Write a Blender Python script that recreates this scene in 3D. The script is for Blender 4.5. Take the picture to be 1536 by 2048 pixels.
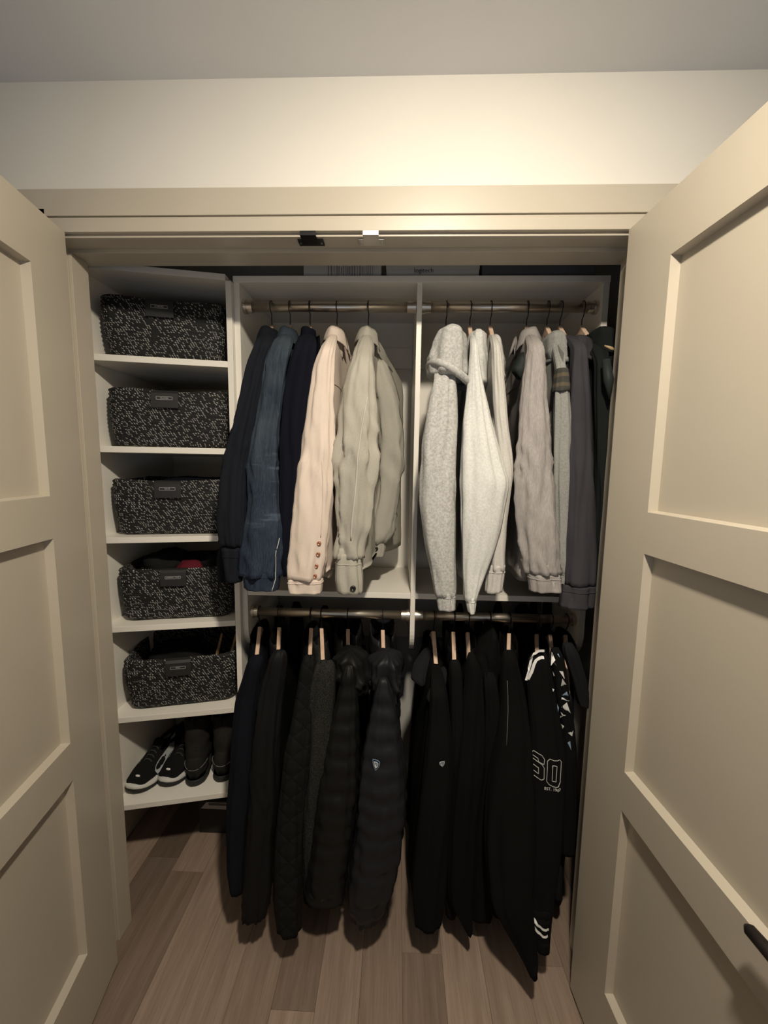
import bpy, math, random
import numpy as np
from mathutils import Vector, Matrix, noise
from mathutils.bvhtree import BVHTree
random.seed(7)
for o in list(bpy.data.objects): bpy.data.objects.remove(o)
SC = bpy.context.scene
COL = SC.collection
# ------------------------------------------------------------------ camera, light, exposure
cam = bpy.data.cameras.new('camera'); cam.sensor_fit = 'VERTICAL'; cam.sensor_height = 36.0
cam.lens = 790.0/2048.0*36.0; cam.clip_start = 0.02
co = bpy.data.objects.new('camera', cam); COL.objects.link(co)
Rv, Uv, Fv = (0.99936554,0.03294814,0.01352564), (-0.0171619,0.11270927,0.99347979), (-0.03120885,0.99308159,-0.11320321)
co.matrix_world = Matrix(((Rv[0],Uv[0],-Fv[0],0.0),(Rv[1],Uv[1],-Fv[1],-1.02),(Rv[2],Uv[2],-Fv[2],1.53),(0,0,0,1)))
SC.camera = co
W = bpy.data.worlds.new('world'); SC.world = W; W.use_nodes = True
W.node_tree.nodes['Background'].inputs[0].default_value = (0.55,0.62,0.75,1)
W.node_tree.nodes['Background'].inputs[1].default_value = 0.05
SC.view_settings.view_transform = 'Standard'; SC.view_settings.look = 'None'
SC.view_settings.gamma = 1.0; SC.view_settings.use_curve_mapping = False
SC.view_settings.exposure = 0.15
def lamp(name, kind, loc, rot, power, color, size, size_y=None, spread=None):
    l = bpy.data.lights.new(name, 'AREA'); l.shape = kind; l.size = size
    if size_y: l.size_y = size_y
    l.energy = power; l.color = color
    if spread: l.spread = spread
    o = bpy.data.objects.new(name, l); COL.objects.link(o); o.location = loc; o.rotation_euler = rot
    return o
LAMPS = [(0.14,-0.93),(-0.75,-2.1)]
lamp('ceiling_lamp_light','DISK',(LAMPS[0][0],LAMPS[0][1],2.415),(math.radians(17),0,0),25.0,(1.0,0.895,0.73),0.10,spread=math.radians(175))
lamp('ceiling_lamp_light','DISK',(LAMPS[1][0],LAMPS[1][1],2.418),(0,0,0),1.2,(1.0,0.87,0.70),0.12,spread=math.radians(170))  # weak fill lamp added behind the camera to brighten the right door
lamp('daylight_fill','RECTANGLE',(0.1,-1.9,1.0),(math.radians(168),0,0),7.5,(0.68,0.81,1.0),2.2,1.0)  # cool fill panel added out of view, aimed up to brighten the ceiling
# ------------------------------------------------------------------ helpers
def tag(o, label=None, cat=None, group=None, kind=None):
    if label: o['label'] = label
    if cat: o['category'] = cat
    if group: o['group'] = group
    if kind: o['kind'] = kind
    return o
def thing(name, label, cat, loc, group=None):
    o = bpy.data.objects.new(name, None); COL.objects.link(o); o.location = loc
    o.empty_display_size = 0.05
    return tag(o, label, cat, group)
def setting(name, loc=(0,0,0)):
    o = bpy.data.objects.new(name, None); COL.objects.link(o); o.location = loc
    o['kind'] = 'structure'; return o
ROOTLOC = {}
def wloc(p):
    v = Vector((0,0,0))
    while p is not None: v = v + Vector(p.location); p = p.parent
    return v
def mk(name, verts, faces, mat, parent=None, smooth=False, uv=None, loc=None, bevel=0):
    """verts in world metres; linked as one mesh object under parent"""
    off = Vector(loc) if loc is not None else (wloc(parent) if parent else Vector((0,0,0)))
    me = bpy.data.meshes.new(name)
    me.from_pydata([(v[0]-off[0],v[1]-off[1],v[2]-off[2]) for v in verts], [], faces)
    if uv is not None:
        L = me.uv_layers.new(name='UVMap')
        for poly in me.polygons:
            for li, vi in zip(poly.loop_indices, poly.vertices): L.data[li].uv = uv[vi]
    if smooth:
        for p in me.polygons: p.use_smooth = True
    me.materials.append(mat); me.update()
    o = bpy.data.objects.new(name, me); COL.objects.link(o)
    if parent is not None:
        o.parent = parent
        if loc is not None: o.location = off - wloc(parent)
    elif loc is not None: o.location = off
    if bevel:
        b = o.modifiers.new('bevel','BEVEL'); b.width = bevel; b.segments = 2; b.limit_method = 'ANGLE'
    return o
def box(x0,x1,y0,y1,z0,z1):
    return ([(x0,y0,z0),(x1,y0,z0),(x1,y1,z0),(x0,y1,z0),(x0,y0,z1),(x1,y0,z1),(x1,y1,z1),(x0,y1,z1)],
            [(0,3,2,1),(4,5,6,7),(0,1,5,4),(1,2,6,5),(2,3,7,6),(3,0,4,7)])
def merge(*ms):
    V=[];Fc=[]
    for v,f in ms:
        n=len(V); V+=list(v); Fc+=[tuple(i+n for i in q) for q in f]
    return V,Fc
def fbox(P, D, T, s0,s1,t0,t1,z0,z1):
    """box in a frame: along D, across T"""
    v,f = box(s0,s1,t0,t1,z0,z1)
    v = [(P[0]+D[0]*a+T[0]*b, P[1]+D[1]*a+T[1]*b, c) for a,b,c in v]
    if D[0]*T[1]-D[1]*T[0] < 0: f = [q[::-1] for q in f]
    return v,f
def prism(poly, z0, z1):
    n=len(poly)
    a=sum(poly[i][0]*poly[(i+1)%n][1]-poly[(i+1)%n][0]*poly[i][1] for i in range(n))
    if a<0: poly=poly[::-1]
    V=[(x,y,z0) for x,y in poly]+[(x,y,z1) for x,y in poly]
    return V,[tuple(range(n))[::-1],tuple(range(n,2*n))]+[(i,(i+1)%n,n+(i+1)%n,n+i) for i in range(n)]
def xprism(poly, x0, x1):
    """poly in (y,z) extruded along x"""
    n=len(poly)
    V=[(x0,y,z) for y,z in poly]+[(x1,y,z) for y,z in poly]
    return V,[tuple(range(n)),tuple(range(n,2*n))[::-1]]+[(n+i,n+(i+1)%n,(i+1)%n,i) for i in range(n)]
def loft(rings, cap0=True, cap1=True):
    M=len(rings); N=len(rings[0]); V=[p for r in rings for p in r]; Fc=[]
    for i in range(M-1):
        for j in range(N):
            k=(j+1)%N
            Fc.append((i*N+j,i*N+k,(i+1)*N+k,(i+1)*N+j))
    if cap0:
        c=len(V); V.append(tuple(sum(p[a] for p in rings[0])/N for a in range(3)))
        Fc+=[(c,(j+1)%N,j) for j in range(N)]
    if cap1:
        c=len(V); V.append(tuple(sum(p[a] for p in rings[-1])/N for a in range(3)))
        b=(M-1)*N; Fc+=[(c,b+j,b+(j+1)%N) for j in range(N)]
    return V,Fc
def tube(pts, r, n=8, closed=False):
    P=[Vector(p) for p in pts]; m=len(P); rings=[]
    up=None
    for i,p in enumerate(P):
        a=P[(i-1)%m] if (closed or i>0) else p; b=P[(i+1)%m] if (closed or i<m-1) else p
        t=(b-a).normalized()
        if up is None:
            up = Vector((0,0,1)) if abs(t.z)<.9 else Vector((1,0,0))
        s=t.cross(up)
        if s.length<1e-5: s=t.orthogonal()
        s.normalize(); up=s.cross(t).normalized()
        rr = r[i] if isinstance(r,(list,tuple)) else r
        rings.append([tuple(p+(s*math.cos(q)+up*math.sin(q))*rr) for q in [2*math.pi*j/n for j in range(n)]])
    if closed:
        V,Fc=loft(rings,False,False); b=(m-1)*n
        Fc+=[(b+j,b+(j+1)%n,(j+1)%n,j) for j in range(n)]
        return V,Fc
    return loft(rings)
def cyl(c, axis, r, h, n=24, r2=None):
    """cylinder centred at c along axis 'x','y','z'"""
    rings=[]
    for s,rr in ((-.5,r),(.5,r2 or r)):
        ring=[]
        for j in range(n):
            q=2*math.pi*j/n; a,b=rr*math.cos(q),rr*math.sin(q)
            if axis=='x': ring.append((c[0]+s*h,c[1]+a,c[2]+b))
            elif axis=='y': ring.append((c[0]+b,c[1]+s*h,c[2]+a))
            else: ring.append((c[0]+a,c[1]+b,c[2]+s*h))
        rings.append(ring)
    return loft(rings)
# ------------------------------------------------------------------ materials
class NT:
    def __init__(s, name, rough=.6, spec=.5, metal=0):
        s.m=bpy.data.materials.new(name); s.m.use_nodes=True; s.t=s.m.node_tree
        s.b=s.t.nodes['Principled BSDF']; s.b.inputs['Roughness'].default_value=rough
        s.b.inputs['Metallic'].default_value=metal; s.b.inputs['Specular IOR Level'].default_value=spec
    def n(s,typ,**k):
        q=s.t.nodes.new(typ)
        for a,v in k.items():
            if a.startswith('_'): q.inputs[a[1:].replace('_',' ')].default_value=v
            else: setattr(q,a,v)
        return q
    def l(s,a,b): s.t.links.new(a,b)
    def coord(s,scale=(1,1,1),kind='Object',rnd=False):
        c=s.n('ShaderNodeTexCoord'); mp=s.n('ShaderNodeMapping'); mp.inputs['Scale'].default_value=scale
        s.l(c.outputs[kind],mp.inputs['Vector'])
        if rnd:
            oi=s.n('ShaderNodeObjectInfo'); mu=s.n('ShaderNodeMath',operation='MULTIPLY'); mu.inputs[1].default_value=37.0
            s.l(oi.outputs['Random'],mu.inputs[0]); cb=s.n('ShaderNodeCombineXYZ')
            for a in 'XYZ': s.l(mu.outputs[0],cb.inputs[a])
            s.l(cb.outputs[0],mp.inputs['Location'])
        return mp.outputs[0]
    def noise(s,vec,scale,detail=3,rough=.5):
        q=s.n('ShaderNodeTexNoise'); q.inputs['Scale'].default_value=scale; q.inputs['Detail'].default_value=detail
        q.inputs['Roughness'].default_value=rough; s.l(vec,q.inputs['Vector']); return q.outputs['Fac']
    def ramp(s,fac,stops):
        q=s.n('ShaderNodeValToRGB'); e=q.color_ramp.elements
        while len(e)<len(stops): e.new(.5)
        for a,(p,c) in zip(e,stops): a.position=p; a.color=(c[0],c[1],c[2],1)
        s.l(fac,q.inputs['Fac']); return q.outputs['Color']
    def mix(s,fac,a,b,mode='MIX'):
        q=s.n('ShaderNodeMix',data_type='RGBA',blend_type=mode)
        if hasattr(fac,'links'): s.l(fac,q.inputs[0])
        else: q.inputs[0].default_value=fac
        for v,i in ((a,6),(b,7)):
            if hasattr(v,'links'): s.l(v,q.inputs[i])
            else: q.inputs[i].default_value=(v[0],v[1],v[2],1)
        return q.outputs[2]
    def col(s,c):
        if hasattr(c,'links'): s.l(c,s.b.inputs['Base Color'])
        else: s.b.inputs['Base Color'].default_value=(c[0],c[1],c[2],1)
    def bump(s,h,strength,dist=.01):
        q=s.n('ShaderNodeBump'); q.inputs['Strength'].default_value=strength; q.inputs['Distance'].default_value=dist
        s.l(h,q.inputs['Height']); s.l(q.outputs[0],s.b.inputs['Normal']); return q
def plain(name,c,rough=.6,metal=0,spec=.5,var=.04,bump=.0,bscale=60):
    t=NT(name,rough,spec,metal); v=t.coord()
    n=t.noise(v,7,3)
    t.col(t.ramp(n,[(.3,tuple(a*(1-var) for a in c)),(.7,tuple(min(1,a*(1+var)) for a in c))]))
    if bump: t.bump(t.noise(v,bscale,4),bump,.002)
    return t.m
def fabric(name,c,c2=None,speck=0,sscale=260,weave=900,wst=.25,rough=.95,spec=.10,sheen=.0,stretch=(1,1,1),fine=.1):
    """cloth: large tonal drift, optional speckle between c and c2, fine weave relief"""
    t=NT(name,rough,spec); v=t.coord(stretch,rnd=True)
    drift=t.ramp(t.noise(v,9,4),[(.25,tuple(a*(1-fine) for a in c)),(.75,tuple(a*(1+fine) for a in c))])
    out=drift
    if c2:
        f=t.ramp(t.noise(v,sscale,2,.7),[(.5-speck,(0,0,0)),(.5+speck,(1,1,1))])
        out=t.mix(f,drift,c2)
    t.col(out)
    h=t.noise(v,weave,2); t.bump(h,wst,.001)
    if sheen: t.b.inputs['Sheen Weight'].default_value=sheen
    return t.m
M={}
M['wall']=plain('wall_paint',(.70,.67,.61),.75,var=.01,bump=.05,bscale=220)
M['sidewall']=plain('bounce_cut_wall_paint',(.34,.33,.32),.8,var=.01)  # unseen room walls, darkened so they bounce less light back
M['ceiling']=plain('ceiling_paint',(.80,.80,.80),.8,var=.01,bump=.05,bscale=220)
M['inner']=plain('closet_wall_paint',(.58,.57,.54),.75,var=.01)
M['trim']=plain('greige_satin_paint',(.47,.42,.34),.38,var=.012,bump=.03,bscale=40)
M['melamine']=plain('white_melamine',(.84,.80,.72),.45,var=.01)
M['nickel']=plain('brushed_nickel',(.66,.60,.52),.36,metal=1,var=.05)
M['blackmetal']=plain('black_metal',(.02,.02,.02),.4,metal=.6)
M['chrome']=plain('dull_steel',(.6,.58,.56),.3,metal=1)
M['bronze']=plain('dark_bronze',(.035,.03,.028),.45,metal=.7,var=.3,bump=.3)
M['lens']=NT('lamp_lens').m; _b=M['lens'].node_tree.nodes['Principled BSDF']
_b.inputs['Emission Color'].default_value=(1,.85,.62,1); _b.inputs['Emission Strength'].default_value=4
M['card']=plain('grey_white_card',(.55,.53,.49),.7); M['darkcard']=plain('dark_grey_card',(.11,.11,.12),.6)
M['ink']=plain('black_ink',(.02,.02,.02),.7); M['greyink']=plain('grey_ink',(.22,.2,.2),.7)
M['white']=plain('white_thread',(.78,.78,.76),.7); M['silver']=plain('silver_print',(.5,.5,.48),.5)
M['tagleather']=plain('black_leatherette',(.018,.018,.019),.5,bump=.1,bscale=300)
M['badgeblue']=plain('navy_badge',(.01,.03,.09),.5); M['badgerim']=plain('steel_blue_thread',(.25,.36,.48),.6)
M['badgegrey']=plain('grey_blue_thread',(.18,.22,.3),.6)
M['copper']=plain('copper_button',(.42,.19,.12),.35,metal=.6); M['gunmetal']=plain('gunmetal_button',(.05,.05,.05),.3,metal=.8)
M['kraft']=plain('kraft_paper',(.42,.26,.12),.8); M['red']=fabric('wine_red_knit',(.10,.012,.02)); M['greycloth']=fabric('grey_cloth',(.2,.2,.21))
M['fluff']=fabric('black_plush',(.012,.012,.012),weave=200,wst=.9)
M['subfloor']=plain('dark_subfloor',(.02,.015,.012),.9)
# floor boards
t=NT('oak_board',.42,.4); v=t.coord((9,.7,9),rnd=True)
g=t.noise(v,4.5,8,.62); v2=t.coord((30,1.2,30),rnd=True); g2=t.noise(v2,6,4,.7)
c=t.ramp(g,[(.25,(.205,.150,.115)),(.5,(.265,.200,.156)),(.76,(.325,.252,.200))])
c=t.mix(t.ramp(g2,[(.42,(0,0,0)),(.75,(.55,.55,.55))]),c,(.16,.115,.088))
oi=t.n('ShaderNodeObjectInfo'); c=t.mix(1.0,c,t.ramp(oi.outputs['Random'],[(0,(.60,.58,.56)),(.5,(.98,.96,.94)),(1,(1.38,1.36,1.34))]),'MULTIPLY')
t.col(c); t.bump(g2,.12,.001); M['board']=t.m
# hanger wood
t=NT('pale_beech',.5); v=t.coord((8,1,8),rnd=True); t.col(t.ramp(t.noise(v,8,5),[(.3,(.62,.42,.30)),(.7,(.78,.58,.44))])); M['beech']=t.m
# fabrics
M['navydenim']=fabric('dark_navy_denim',(.0065,.008,.0115),(.013,.015,.020),.2,600,wst=.3)
M['navyknit']=fabric('midnight_knit',(.005,.006,.011),weave=500,wst=.4)
M['khaki']=fabric('stone_grey_denim',(.335,.315,.265),(.40,.38,.33),.25,450,weave=700,wst=.3,fine=.16)
M['blush']=fabric('blush_twill',(.60,.50,.42),(.66,.565,.49),.25,500,weave=700,wst=.25,fine=.06)
M['heather']=fabric('heather_grey_fleece',(.33,.325,.31),(.49,.485,.465),.16,150,weave=400,wst=.5,fine=.06)
M['lightgrey']=fabric('pale_heather_fleece',(.52,.52,.495),(.65,.65,.62),.2,170,weave=400,wst=.4,fine=.06)
M['oatmeal']=fabric('oatmeal_fleece',(.47,.45,.42),(.56,.54,.50),.25,170,weave=400,wst=.4)
M['linen']=fabric('slubbed_linen',(.265,.243,.232),(.36,.335,.322),.2,90,weave=300,wst=.5,stretch=(5,5,.5),fine=.08)
M['midgrey']=fabric('mid_grey_fleece',(.22,.22,.205),(.29,.29,.275),.2,200)
M['slate']=fabric('slate_fleece',(.042,.040,.046),weave=500,wst=.35)
M['pine']=fabric('pine_black_fabric',(.010,.012,.012))
M['navywool']=fabric('navy_wool',(.006,.0072,.011),weave=400,wst=.4)
M['blackshell']=fabric('black_shell',(.008,.008,.0085),rough=.6,spec=.12,weave=900,wst=.1)
M['tweed']=fabric('speckled_tweed',(.007,.007,.007),(.035,.035,.032),.04,500,weave=500,wst=.6)
M['puffblack']=fabric('black_nylon',(.0085,.0085,.0085),rough=.5,spec=.16,weave=60,wst=.25)
M['puffgrey']=fabric('charcoal_nylon',(.013,.0135,.016),rough=.48,spec=.18,weave=60,wst=.25)
M['blackwool']=fabric('black_wool',(.0045,.0045,.0045),weave=400,wst=.5)
M['blackcloth']=fabric('black_cloth',(.0055,.0055,.0055))
M['triprint']=fabric('black_print_cloth',(.006,.006,.006)); M['darkcotton']=fabric('charcoal_cotton',(.012,.0125,.014))
M['lining']=fabric('black_green_lining',(.02,.025,.024),rough=.5)
M['seam']=fabric('pale_stone_seam',(.46,.44,.39))
M['piping']=plain('grey_piping',(.16,.16,.16),.5)
# faded denim: worn stripes across the sleeve
t=NT('faded_denim',.9,.2); v=t.coord((1,1,1)); n=t.noise(v,10,4)
c=t.ramp(n,[(.3,(.012,.018,.031)),(.7,(.028,.038,.054))])
v3=t.coord((7,7,42)); w=t.ramp(t.noise(v3,1.0,3,.6),[(.56,(0,0,0)),(.72,(.55,.55,.55))]); _sp=t.n('ShaderNodeSeparateXYZ'); t.l(t.coord(),_sp.inputs[0]); _z=t.ramp(_sp.outputs['Z'],[(.10,(0,0,0)),(.16,(.9,.9,.9)),(.30,(.9,.9,.9)),(.38,(0,0,0))]); w=t.mix(1.0,w,_z,'MULTIPLY'); c=t.mix(w,c,(.13,.18,.23))
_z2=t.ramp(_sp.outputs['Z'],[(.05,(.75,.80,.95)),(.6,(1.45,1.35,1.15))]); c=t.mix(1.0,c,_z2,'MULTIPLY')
v4=t.coord((300,300,20)); c=t.mix(t.ramp(t.noise(v4,1.5,2),[(.4,(0,0,0)),(.8,(.25,.25,.25))]),c,(.09,.13,.18))
t.col(c); t.bump(t.noise(t.coord(),900,2),.3,.001); M['denim']=t.m
# diamond quilting (stitched lines in relief)
t=NT('diamond_quilt',.8,.10); v=t.coord()
w1=t.n('ShaderNodeTexWave',wave_type='BANDS',bands_direction='DIAGONAL'); w1.inputs['Scale'].default_value=9; t.l(v,w1.inputs['Vector'])
vm=t.coord((-1,1,1)); w2=t.n('ShaderNodeTexWave',wave_type='BANDS',bands_direction='DIAGONAL'); w2.inputs['Scale'].default_value=9; t.l(vm,w2.inputs['Vector'])
mn=t.n('ShaderNodeMath',operation='MINIMUM'); t.l(w1.outputs['Fac'],mn.inputs[0]); t.l(w2.outputs['Fac'],mn.inputs[1])
pw=t.n('ShaderNodeMath',operation='POWER'); pw.inputs[1].default_value=.3; t.l(mn.outputs[0],pw.inputs[0])
t.bump(pw.outputs[0],.5,.006); t.col((.008,.008,.008)); M['quilt']=t.m
# woven basket rope: rows of slanted light flecks on black
def weave_mat():
    t=NT('woven_rope',.7,.35)
    uv=t.n('ShaderNodeTexCoord'); sp=t.n('ShaderNodeSeparateXYZ'); t.l(uv.outputs['UV'],sp.inputs[0])
    def m(op,a,b=None,c=None):
        q=t.n('ShaderNodeMath',operation=op)
        for i,x in enumerate((a,b,c)):
            if x is None: continue
            if hasattr(x,'links'): t.l(x,q.inputs[i])
            else: q.inputs[i].default_value=x
        return q.outputs[0]
    oi=t.n('ShaderNodeObjectInfo'); rr=m('MULTIPLY',oi.outputs['Random'],40.0)
    wob=t.noise(uv.outputs['UV'],9,2); wob2=m('MULTIPLY',m('SUBTRACT',wob,.5),.03)
    y=m('DIVIDE',m('ADD',sp.outputs['Y'],wob2),.0056); row=m('FLOOR',y); fy=m('SUBTRACT',m('FRACT',y),.5)
    x=m('ADD',m('DIVIDE',sp.outputs['X'],.0078),m('MULTIPLY',row,.41)); cell=m('FLOOR',x); fx=m('SUBTRACT',m('FRACT',x),.5)
    cb=t.n('ShaderNodeCombineXYZ'); t.l(cell,cb.inputs['X']); t.l(row,cb.inputs['Y']); t.l(rr,cb.inputs['Z'])
    wn=t.n('ShaderNodeTexWhiteNoise',noise_dimensions='3D'); t.l(cb.outputs[0],wn.inputs['Vector'])
    band=m('SINE',m('ADD',m('MULTIPLY',cell,2.1),m('MULTIPLY',row,.55)))
    on=m('GREATER_THAN',m('ADD',m('MULTIPLY',wn.outputs['Value'],1.2),m('MULTIPLY',band,.25)),.64)
    sk=m('ADD',fy,m('MULTIPLY',fx,.8))
    d=m('ADD',m('MULTIPLY',m('POWER',m('ABSOLUTE',sk),2.0),14.0),m('MULTIPLY',m('POWER',m('ABSOLUTE',fx),2.0),8.0))
    ins=m('LESS_THAN',d,1.0); f=m('MULTIPLY',m('MULTIPLY',on,ins),m('ADD',m('MULTIPLY',wn.outputs['Value'],.6),.4))
    t.col(t.mix(f,(.012,.012,.012),(.46,.45,.42)))
    h=m('SUBTRACT',1.0,m('MINIMUM',d,1.0)); t.bump(h,.7,.003)
    return t.m
M['weave']=weave_mat()
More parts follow.
